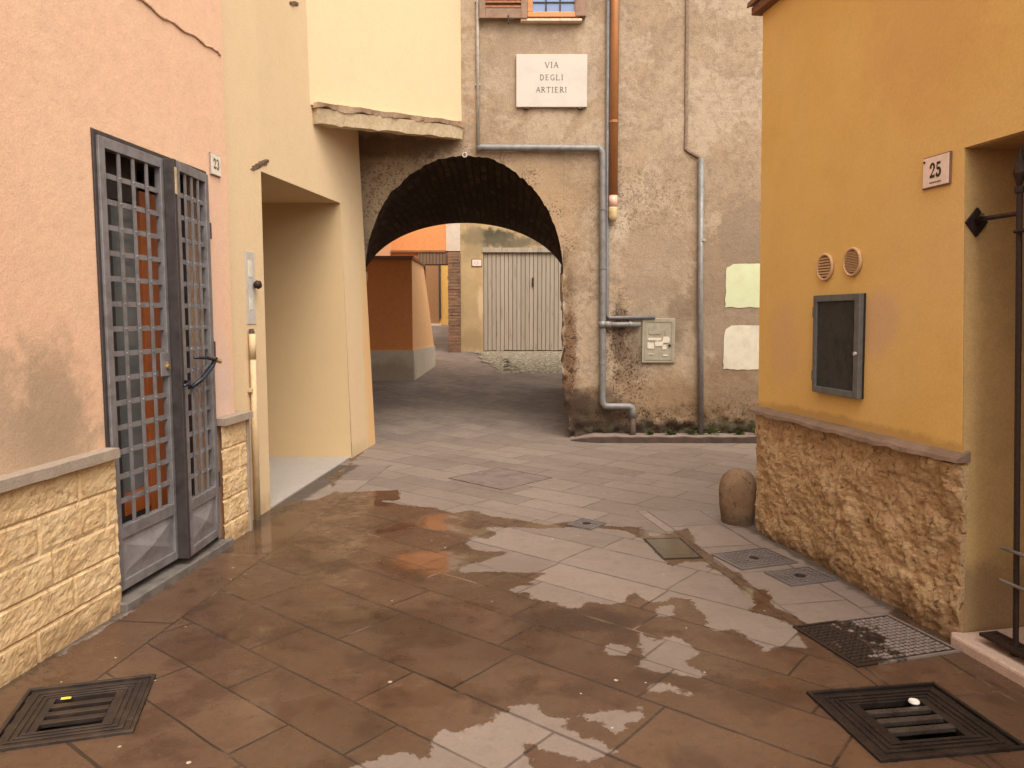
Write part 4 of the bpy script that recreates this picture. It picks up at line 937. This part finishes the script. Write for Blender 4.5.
for (x0, x1, z0, z1) in ((-.13,.05,.07,.19), (-.145,.04,.0,.035), (-.14,-.05,-.10,-.02), (-.05,.06,-.07,-.01), (.045,.135,-.03,.05), (.04,.10,-.11,-.05), (.07,.10,.07,.12), (-.13,-.05,-.17,-.16), (.05,.12,-.19,-.17)):
    n = 14; pl = []
    for i in range(n):
        a = 2*math.pi*i/n; k = 1/max(abs(math.cos(a)), abs(math.sin(a)))*rnd.uniform(.82, 1.0)
        pl.append(((x0+x1)/2+(x1-x0)/2*math.cos(a)*k, (z0+z1)/2+(z1-z0)/2*math.sin(a)*k))
    MB().prism(pl, -.0365, -.0305).build('paper_notice', M['paper'] if z1 < .06 else M['ubox'], t)
MB().tube([(.135,-.03,-.06),(.135,-.042,-.06)], .016, 10).build('lock', M['iron'], t)
t = thing('iron_ring', 'small pale iron ring hanging at the crown of the arch', 'ring', (-.565, 9.2, 3.47))
b = MB(); b.tube([(0,-.05,0)]+[], .01) if False else None
b.tube([(.026*math.cos(a), -.04, .026*math.sin(a)-.03) for a in [2*math.pi*i/14 for i in range(15)]], .008, 6)
b.build('ring', M['marble'], t); MB().tube([(0,.03,0),(0,-.045,0)], .007, 6).build('hook', M['rust'], t)

# weeds growing on the kerb at the foot of the old wall
def weed(x, y, z, s, seed, label):
    rnd = random.Random(seed); t = thing('weed', label, 'weed', (x, y, z), 0, 'weeds along the foot of the old wall'); b = MB()
    for i in range(46):
        a = rnd.uniform(0, 2*math.pi); e = rnd.uniform(.1, 1.2); L = s*rnd.uniform(.3, 1); w_ = rnd.uniform(.010, .02)
        c = Vector((L*math.cos(a)*math.cos(e)*1.3, -abs(L*math.sin(a)*math.cos(e))*.6, L*math.sin(e))); d = Vector((math.cos(a+1.6), math.sin(a+1.6), .3))*w_; u = c.normalized()*w_*1.5
        b.add([c-u, c+d, c+u, c-d+Vector((0,0,.004))], [(0,1,2,3)])
    b.build('leaves', M['leaf'], t)
    MB().tube([(0,.01,-.01),(.01,-.01,s*.5)], .003, 5).build('stem', M['leaf'], t)
for i, (x, s, l) in enumerate(((2.20,.07,'low weed just left of the cable pipe foot'), (2.43,.10,'leafy green weed just right of the cable pipe foot, the largest of the row'), (1.95,.06,'small dark weed under the utility box'), (1.70,.055,'small dark weed to the right of the rusty pipe foot'), (2.78,.06,'low weed in the middle of the stretch under the white paint patch'), (3.0,.10,'weed half hidden by the corner of the ochre house'))):
    weed(x, 9.14, .068, s, i, l)
# ------------------------------------------------------------------ right: ochre house
RROT = math.atan2(-1, -RA1) ; RROT = -math.atan2(1, -RA1)
RS = math.hypot(1, RA1)
TILT = R(1.05)                 # the ochre front leans a little into the street
def rw_(Y): return (RA0+RA1*Y, Y)
def hung(Y, z):
    Y *= 1-.0069*z; o = z*math.tan(TILT)
    return (RA0+RA1*Y-o*.985, Y-o*.173, z)
YC = 5.266
ochre = thing('ochre_house', 'low ochre yellow house with a rough tufa base and a gated doorway, on the right', 'house', (*rw_(YC), 0), RROT)
def rx(Y): return (YC-Y)*RS
H0, H1 = rx(3.365), rx(1.85)
b = wall_holes(MB(), [0, H0, H1, rx(-4)], [-.3, 2.262, 3.56], [(H0, H1, -.3, 2.262)], .0, .50)
SK = .095                      # the near jamb of the doorway is out of plumb
def skew(x, z): return x - SK*min(z, 2.26)/2.26
b.v = [(skew(x, z), y, z) if abs(x-H0) < 1e-6 and z > 0 else (x, y, z) for x, y, z in b.v]
b.build('wall', M['ochre'], ochre)
# inside faces of the doorway, in their own darker unpainted render, 3 mm proud
b = MB().hexa([(H0-.01,.002,-.1),(H0+.003,.002,-.1),(H0+.003,.5,-.1),(H0-.01,.5,-.1),(H0-.01-SK,.002,2.259),(H0+.003-SK,.002,2.259),(H0+.003-SK,.5,2.259),(H0-.01-SK,.5,2.259)]).box(H0+.003-SK, H1, .03, .50, 2.259, 2.27)
b.build('door_reveal', M['ochre_jamb'], ochre)
b = MB(); b.box(H0-SK, H1, .47, .50, .02, 2.25)
d = b.build('door', M['door_brown'], ochre)
o = MB().box(H0+.12, H0+.5, .455, .47, .2, 1.0).box(H0+.12, H0+.5, .455, .47, 1.15, 2.05).build('door_panel', M['door_brown'], ochre, bevel=.01); o.parent = d
o = MB().tube([(H1-.1,.47,1.05),(H1-.1,.40,1.05),(H1-.2,.40,1.05)], .011, 8).build('handle', M['brass'], ochre); o.parent = d
# rough tufa base: heavily broken surface
def tufa(x, z):
    p = Vector((x*3.2, z*3.6, 1.3))
    h = .024*noise.fractal(p, .7, 2.1, 7) + .016*noise.hetero_terrain(Vector((x*5, z*9, 2)), .8, 2.1, 6, .4)*.6 - .014*max(0, noise.noise(Vector((x*16, z*24, 5)))+.1) - .010*max(0, noise.noise(Vector((x*37, z*46, 9))))
    h = min(max(h+.026, .003), .06)
    j = abs(x-rx(4.30)); h *= min(1, .15+j/.02) if j < .02 else 1
    e = min(1, .35+x/.03)
    return (x, -h*e, z)
b = MB().grid(lin(0, H0, .0115), lin(-.02, .832, .0115), tufa)
n1 = len(lin(-.02, .832, .0115))
b.add([tufa(0, z) for z in lin(-.02, .832, .0115)]+[(0, .05, z) for z in lin(-.02, .832, .0115)], [(i, i+1, i+1+n1, i+n1) for i in range(n1-1)])
b.add([tufa(H0, z) for z in lin(-.02, .832, .0115)]+[(H0, .002, z) for z in lin(-.02, .832, .0115)], [(i, i+1, i+1+n1, i+n1) for i in range(n1-1)])
b.build('tufa_base', M['tufa'], ochre)
MB().grid(lin(H1, rx(.5), .04), lin(-.02, .832, .04), lambda x, z: (x, -.03-.02*noise.noise((x*5, z*5, 0)), z)).build('tufa_base', M['tufa'], ochre)
b = MB(); xs = lin(-.045, H0-.012, .035); pr = []
for x in xs:
    k = [noise.fractal((x*6, 4.4, q*5.1), .9, 2, 4) for q in range(3)]
    pr.append(((x, -.062-.014*k[0], .838+.012*k[1]), (x, .02, .842), (x, -.056-.014*k[0], .858+.006*k[1]), (x, .02, .893+.004*k[2])))
for a, c in zip(pr[:-1], pr[1:]): b.hexa([a[0],c[0],c[1],a[1],a[2],c[2],c[3],a[3]])
b.build('slate_ledge', M['slate'], ochre)
# side and back walls, roof of tiles
MB().box(.0, rx(-4), .5, 4.2, -.3, 3.56).build('inner_block', M['ochre'], ochre)
rf = MB(); N = 60; x0, x1 = -.07, rx(-4)
for i in range(N):
    a = x0+(x1-x0)*i/N; c = x0+(x1-x0)*(i+1)/N-.012
    rf.hexa([(a,-.085,3.60),(c,-.085,3.60),(c,4.4,5.0),(a,4.4,5.0),(a+.02,-.085,3.63),(c-.02,-.085,3.63),(c-.02,4.4,5.05),(a+.02,4.4,5.05)])
rf.build('roof', M['tile'], ochre)
rf = MB().box(x0+.02, x1, -.06, .02, 3.545, 3.598)
rf.build('eave', M['tile'], ochre, bevel=.006)
MB().box(-.05, 4, .0, .1, 3.598, 3.65)
MB().prism([(H0-.02,-.045),(H0+.02,-.075),(H1+.03,-.085),(H1+.05,-.02),(H1+.05,.47),(H0-.02+.024,.47),(H0+.004,.0)], -.1, .052, 'z').build('doorstep', M['step'], ochre, bevel=.012, angle=50)

house_number('white glazed number tile reading 25 beside the gated doorway of the ochre house', hung(3.67, 2.19), RROT, .178, .150, '25', .066, .030, 'brown_edge', 'black', 'enamel', .32)
nt = [o for o in bpy.data.objects if o.name.startswith('house_number')][-1]
b = MB()
for i in range(8): x = -.036+i*.0095; b.box(x, x+.0062, -.0155, -.013, -.054, -.0475)
b.build('small_lettering', M['ink'], nt)
MB().tube([(-.074,-.014,.052),(-.074,-.0165,.052)], .006, 8).build('screw', M['iron'], nt)

def vent(label, Y, z, slats):
    t = thing('air_vent', label, 'air vent', hung(Y, z), RROT, 'round air vents on the ochre wall')
    b = MB(); n = 28; prof = [(.066,0),(.081,0),(.082,-.012),(.077,-.018),(.069,-.018),(.066,-.006)]
    b.add([(r*math.cos(2*math.pi*j/n), y, r*math.sin(2*math.pi*j/n)) for r, y in prof for j in range(n)], [(i*n+j, i*n+(j+1) % n, ((i+1) % 6)*n+(j+1) % n, ((i+1) % 6)*n+j) for i in range(6) for j in range(n)])
    b.build('ring', M['ventring'], t, smooth=True)
    MB().prism([(.067*math.cos(2*math.pi*j/n), .067*math.sin(2*math.pi*j/n)) for j in range(n)], -.002, .001).build('back', M['ventdark'], t)
    b = MB()
    for i in range(slats):
        z0 = -.058+.116*(i+.5)/slats; hw = math.sqrt(max(.066**2-z0**2, 0)); q = .116/slats*.32
        b.hexa([(-hw,-.014,z0-q),(hw,-.014,z0-q),(hw,-.003,z0),(-hw,-.003,z0),(-hw,-.014,z0+q*.4),(hw,-.014,z0+q*.4),(hw,-.003,z0+q*1.4),(-hw,-.003,z0+q*1.4)])
    b.build('slats', M['ventring'], t)
vent('round wide-slatted air vent, the farther of the pair above the meter cabinet', 4.545, 1.80, 7)
vent('round fine-meshed air vent, the nearer of the pair above the meter cabinet', 4.285, 1.812, 13)

t = thing('meter_cabinet', 'dark grey cabinet with a mesh door set in the ochre wall', 'meter cabinet', hung(4.375, 1.345), RROT)
w2, h2 = .222, .29
MB().box(-w2, w2, -.012, .01, -h2, h2).build('back_panel', M['dark'], t)
b = MB().box(-w2, -w2+.035, -.040, -.012, -h2, h2).box(w2-.045, w2, -.040, -.012, -h2, h2).box(-w2+.035, w2-.045, -.040, -.012, -h2, -h2+.038).box(-w2+.035, w2-.045, -.040, -.012, h2-.038, h2)
b.build('frame', M['cab'], t, bevel=.003)
b = MB()
for i in range(34): x = -w2+.037+i*(2*w2-.084)/33; b.box(x-.0016, x+.0016, -.030, -.027, -h2+.036, h2-.036)
for i in range(46): z = -h2+.04+i*(2*h2-.08)/45; b.box(-w2+.033, w2-.043, -.027, -.024, z-.0016, z+.0016)
b.build('mesh_screen', simple('mesh_wire', (.10,.092,.085), .45, .4, .4, 20), t)
for z in (-.19, .19): MB().tube([(-w2-.006,-.03,z-.03),(-w2-.006,-.03,z+.03)], .009, 8).build('hinge', M['cab'], t)
MB().tube([(w2-.022,-.040,-.04),(w2-.022,-.052,-.04)], .010, 10).build('lock', M['steel'], t)
MB().box(-.03, .03, -.004, 0, .335, .352).build('scar', M['ventdark'], t) if False else None

g = thing('iron_gate', 'wrought iron gate with spear-tipped bars across the ochre house doorway', 'gate', (*rw_(3.365), 0), RROT)
def spear(x, y):
    MB().tube([(x+.055,y,.10),(x-.025,y,2.02)], .0115, 8).tube([(x-.025,y,2.02),(x-.026,y,2.045)], .018, 8).build('bar', M['iron'], g)
    bb = MB().lathe([(.006,2.045),(.012,2.06),(.024,2.10),(.020,2.13),(.010,2.17),(.001,2.22)], 8, (x-.028, y))
    bb.build('spear_tip', M['iron'], g)
gx0 = .208
for i in range(10): spear(gx0+i*.135, .03)
for z in (1.86, .505, .36): MB().tube([(gx0-.028,.018,z),(gx0+1.28,.018,z)], .008, 8).build('cross_bar', M['gatesill'] if z < 1 else M['iron'], g)
MB().box(gx0-.09, gx0+1.28, -.02, .07, .085, .10).build('bottom_rail', M['iron'], g, bevel=.002)
# hinge plate on the reveal
c = (.010, .075, 1.93)
MB().add([(.004-.08,.0,1.93),(.004-.08,.055,1.995),(.004-.08,.11,1.93),(.004-.08,.055,1.865),(.016-.08,.0,1.93),(.016-.08,.055,1.995),(.016-.08,.11,1.93),(.016-.08,.055,1.865)], [(0,1,2,3),(4,5,6,7),(0,1,5,4),(1,2,6,5),(2,3,7,6),(3,0,4,7)]).build('hinge_plate', M['iron'], g)
MB().tube([(.016-.08,.055,1.93),(-.03,.05,1.94),(gx0-.02,.03,1.935)], [.014,.011,.010], 8).tube([(.016-.08,.05,1.935),(-.01,.03,1.955)], .010, 6).build('hinge_arm', M['iron'], g)
MB().tube([(gx0+.055,.03,.055),(gx0+.055,.03,.11)], .02, 10).build('foot_pivot', M['iron'], g)

# bollard
def bfn(r, z, a): return r*(1+.05*noise.noise((math.cos(a)*1.6, math.sin(a)*1.6, z*4)))+.004*noise.noise((math.cos(a)*9, math.sin(a)*9, z*30))
o = MB().lathe([(.112,-.05),(.114,0),(.122,.06),(.131,.14),(.135,.20),(.135,.25),(.131,.29),(.122,.325),(.105,.355),(.08,.378),(.05,.392),(.02,.398),(.002,.399)], 40, fn=bfn).build('stone_bollard', M['bollard'], smooth=True)
o.location = (1.667, 5.42, 0); o.rotation_euler = (R(1), R(-1.5), 0)
tag(o, 'short rounded worn stone bollard at the corner of the ochre house', 'bollard')

for o in bpy.data.objects:
    if o.parent is None and o.type == 'EMPTY' and abs(o.rotation_euler.z-RROT) < 1e-4: o.rotation_euler.x = TILT
# ------------------------------------------------------------------ beyond the arch
gar = thing('garage_house', 'straw-coloured house with a wide grey plank garage door, seen through the arch', 'house', (.3, 17.3, gz(0, 17.3)))
DX0, DX1, DZ0, DZ1 = -.655, 1.45, .735, 3.10
MB().box(-1.175, DX0, 17.3, 17.7, .2, DZ1).box(DX1, 6, 17.3, 17.7, .2, DZ1).box(-1.175, 6, 17.3, 17.7, DZ1, 4.5).build('wall', M['straw'], gar, world=True)
b = MB(); n = 22; wd = (DX1-DX0-.01)/n; rnd = random.Random(3)
for i in range(n):
    x = DX0+.005+i*wd; z0 = DZ0+.012+rnd.uniform(0, .02); yy = 17.33+rnd.uniform(-.004, .004)
    b.box(x+.006, x+wd-.006, yy, yy+.03, z0, DZ1-.10)
door = b.build('garage_door', M['planks'], gar, world=True)
o = MB().box(DX0, DX1, 17.362, 17.38, DZ0, DZ1).build('door_backing', M['dark'], gar, world=True); o.parent = door
o = MB().box(DX0-.03, DX1, 17.27, 17.33, DZ1-.11, DZ1-.005).build('door_head', M['planks'], gar, world=True, bevel=.004); o.parent = door
o = MB().box(.46, .50, 17.30, 17.33, 2.22, 2.42).tube([(.48,17.30,2.33),(.48,17.27,2.30)], .018, 8).build('handle', M['iron'], gar, world=True); o.parent = door
o = MB().box(DX0-.02, DX1, 17.24, 17.36, .60, DZ0+.002).build('door_sill', M['cap'], gar, world=True)
t = thing('house_number', 'tiny white number tile on the straw wall beside the garage door', 'house number', (-.80, 17.3, 2.755))
MB().box(-.125, .115, -.012, 0, -.088, .088).build('backing', M['brown_edge'], t); MB().box(-.105, .10, -.016, -.012, -.07, .07).build('tile', M['enamel'], t)
b = MB()
for (x, z, w_, h_) in ((-.05,.0,.012,.07), (.0,.025,.05,.012), (.022,0,.012,.06), (.0,-.03,.05,.012)): b.box(x-w_/2, x+w_/2, -.018, -.016, z-h_/2, z+h_/2)
b.build('numerals', simple('faded_ink', (.42,.30,.26), .6), t)

orh = thing('orange_house', 'orange rendered house over a brick-edged gateway, seen through the left of the arch', 'house', (-2.4, 17.45, gz(0, 17.4)))
MB().box(-5, -1.505, 17.3, 17.7, 3.02, 4.8).box(-5, -2.02, 17.3, 17.7, .2, 3.02).build('wall', M['orange'], orh, world=True)
MB().box(-1.505, -1.178, 17.29, 17.7, 3.02, 4.8).build('grey_strip', M['cement'], orh, world=True)
MB().box(-5, -2.765, 13.6, 17.3, .2, 4.6).build('side_wing', M['peach'], orh, world=True)
MB().box(-2.75, -1.51, 17.22, 17.3, 2.985, 3.03).build('drip_course', M['tile'], orh, world=True)
MB().box(-2.14, -1.46, 17.24, 17.66, 2.72, 2.984).build('brick_lintel', M['lintel'], orh, world=True)
b = MB(); 
def pier(x, z): return x
N = 34
for i in range(N):
    z0 = .45+(2.97-.45)*i/N; z1 = .45+(2.97-.45)*(i+1)/N-.006; k = .02*noise.noise((z0*9, 0, 1)); q = .02*noise.noise((z0*7, 3, 1))
    b.box(-1.455+k, -1.178, 17.18+q, 17.68, z0, z1)
    b.box(-1.44, -1.18, 17.20, 17.66, z1, z1+.006)
b.build('brick_pier', M['brick'], orh, world=True)

blk = thing('buttress', 'battered terracotta-orange buttress wall with a grey cement base just beyond the arch', 'wall', (-2.1, 14, gz(0, 14)))
x0, x1 = -3.3, -1.782; za = 2.535
def blk_x(z, y):    # the street side leans back with height
    u = (y-13.47)/1.65; return x1 + .0*(1-u) + u*(.212 - .20*max(0, (z-.95)/1.6))
b = MB(); zs_ = [.92,1.4,1.9,2.3,za]
b.add([(x0,13.47,z) for z in zs_]+[(x1,13.47,z) for z in zs_], [(i, i+1, i+6, i+5) for i in range(4)])
b.build('front_face', M['terra'], blk, world=True)
yy = lin(13.47, 15.12, .3); b = MB()
b.grid(yy, zs_, lambda y, z: (blk_x(z, y), y, z))
b.add([(blk_x(z, 15.12),15.12,z) for z in zs_]+[(x0,15.12,z) for z in zs_], [(i, i+1, i+6, i+5) for i in range(4)])
b.build('street_face', M['apricot'], blk, world=True)
b = MB().hexa([(x0,13.44,.1),(x1+.02,13.44,.1),(-1.55,15.14,.1),(x0,15.14,.1),(x0,13.44,.92),(x1+.02,13.44,.92),(-1.55,15.14,.94),(x0,15.14,.94)])
b.build('cement_base', M['cement'], blk, world=True)
b = MB().hexa([(x0,13.40,za),(x1+.03,13.40,za),(blk_x(za,15.12)+.03,15.15,za),(x0,15.15,za),(x0,13.40,za+.06),(x1+.03,13.40,za+.06),(blk_x(za,15.12)+.03,15.15,za+.03),(x0,15.15,za+.03)])
b.build('coping', M['tile'], blk, world=True)

far = thing('yellow_house', 'far yellow house with a brown door at the end of the alley beyond the gateway', 'house', (-2.3, 23.5, gz(0, 23.5)))
MB().box(-6, 3, 23.5, 24, .6, 5.5).build('wall', M['far_yellow'], far, world=True)
MB().box(-3.05, -2.27, 23.44, 23.5, 1.30, 3.9).build('door', M['door_brown'], far, world=True)
MB().box(-2.27, -2.21, 23.42, 23.5, 1.5, 3.9).build('door_post', M['gate_dark'], far, world=True)
MB().box(-3.1, -2.2, 23.3, 23.5, 1.1, 1.33).build('doorstep', M['cement'], far, world=True)
aw_ = thing('alley_wall', 'plain ochre wall closing the alley behind the garage house', 'wall', (-1.2, 20.5, gz(0, 20)))
MB().box(-1.2, -1.0, 17.72, 23.49, .3, 5).build('wall', M['straw'], aw_, world=True)

# ------------------------------------------------------------------ light, air, camera
W = bpy.data.worlds.new('World'); S.world = W; W.use_nodes = True
nt = W.node_tree; bg = nt.nodes['Background']
sky = nt.nodes.new('ShaderNodeTexSky'); sky.sky_type = 'NISHITA'; sky.sun_disc = False
ELEV, AZ = 58, 158            # the sun stands behind the camera's right shoulder, veiled by cloud
sky.sun_elevation = R(ELEV); sky.sun_rotation = R(AZ); sky.air_density = 1; sky.dust_density = 4; sky.ozone_density = .6
hs = nt.nodes.new('ShaderNodeHueSaturation'); hs.inputs['Saturation'].default_value = .14
nt.links.new(sky.outputs[0], hs.inputs['Color']); wm = nt.nodes.new('ShaderNodeMix'); wm.data_type = 'RGBA'; wm.blend_type = 'MULTIPLY'; wm.inputs[0].default_value = 1; wm.inputs[7].default_value = (1.04, .985, .90, 1)   # warm veil of cloud
nt.links.new(hs.outputs[0], wm.inputs[6]); nt.links.new(wm.outputs[2], bg.inputs['Color']); bg.inputs['Strength'].default_value = .15
sl = bpy.data.lights.new('sun', 'SUN'); sl.energy = .5; sl.angle = R(60); sl.color = (1, .90, .76)
so = bpy.data.objects.new('sun', sl); C.objects.link(so)
a, e = R(AZ), R(ELEV)
sd_ = Vector((math.sin(a)*math.cos(e), math.cos(a)*math.cos(e), math.sin(e)))
so.rotation_euler = sd_.to_track_quat('Z', 'Y').to_euler()
cam = bpy.data.cameras.new('camera'); cam.sensor_width = 36; cam.lens = 750/1024*36; cam.clip_end = 500; cam.clip_start = .05
co = bpy.data.objects.new('camera', cam); C.objects.link(co); co.location = (0, 0, 1.5); co.rotation_euler = (R(90-5.03), 0, 0); S.camera = co
vs = S.view_settings; vs.view_transform = 'Standard'; vs.look = 'None'; vs.gamma = 1; vs.exposure = 1.42; vs.use_curve_mapping = False
S.cycles.max_bounces = 10; S.cycles.diffuse_bounces = 6; S.cycles.use_denoising = True
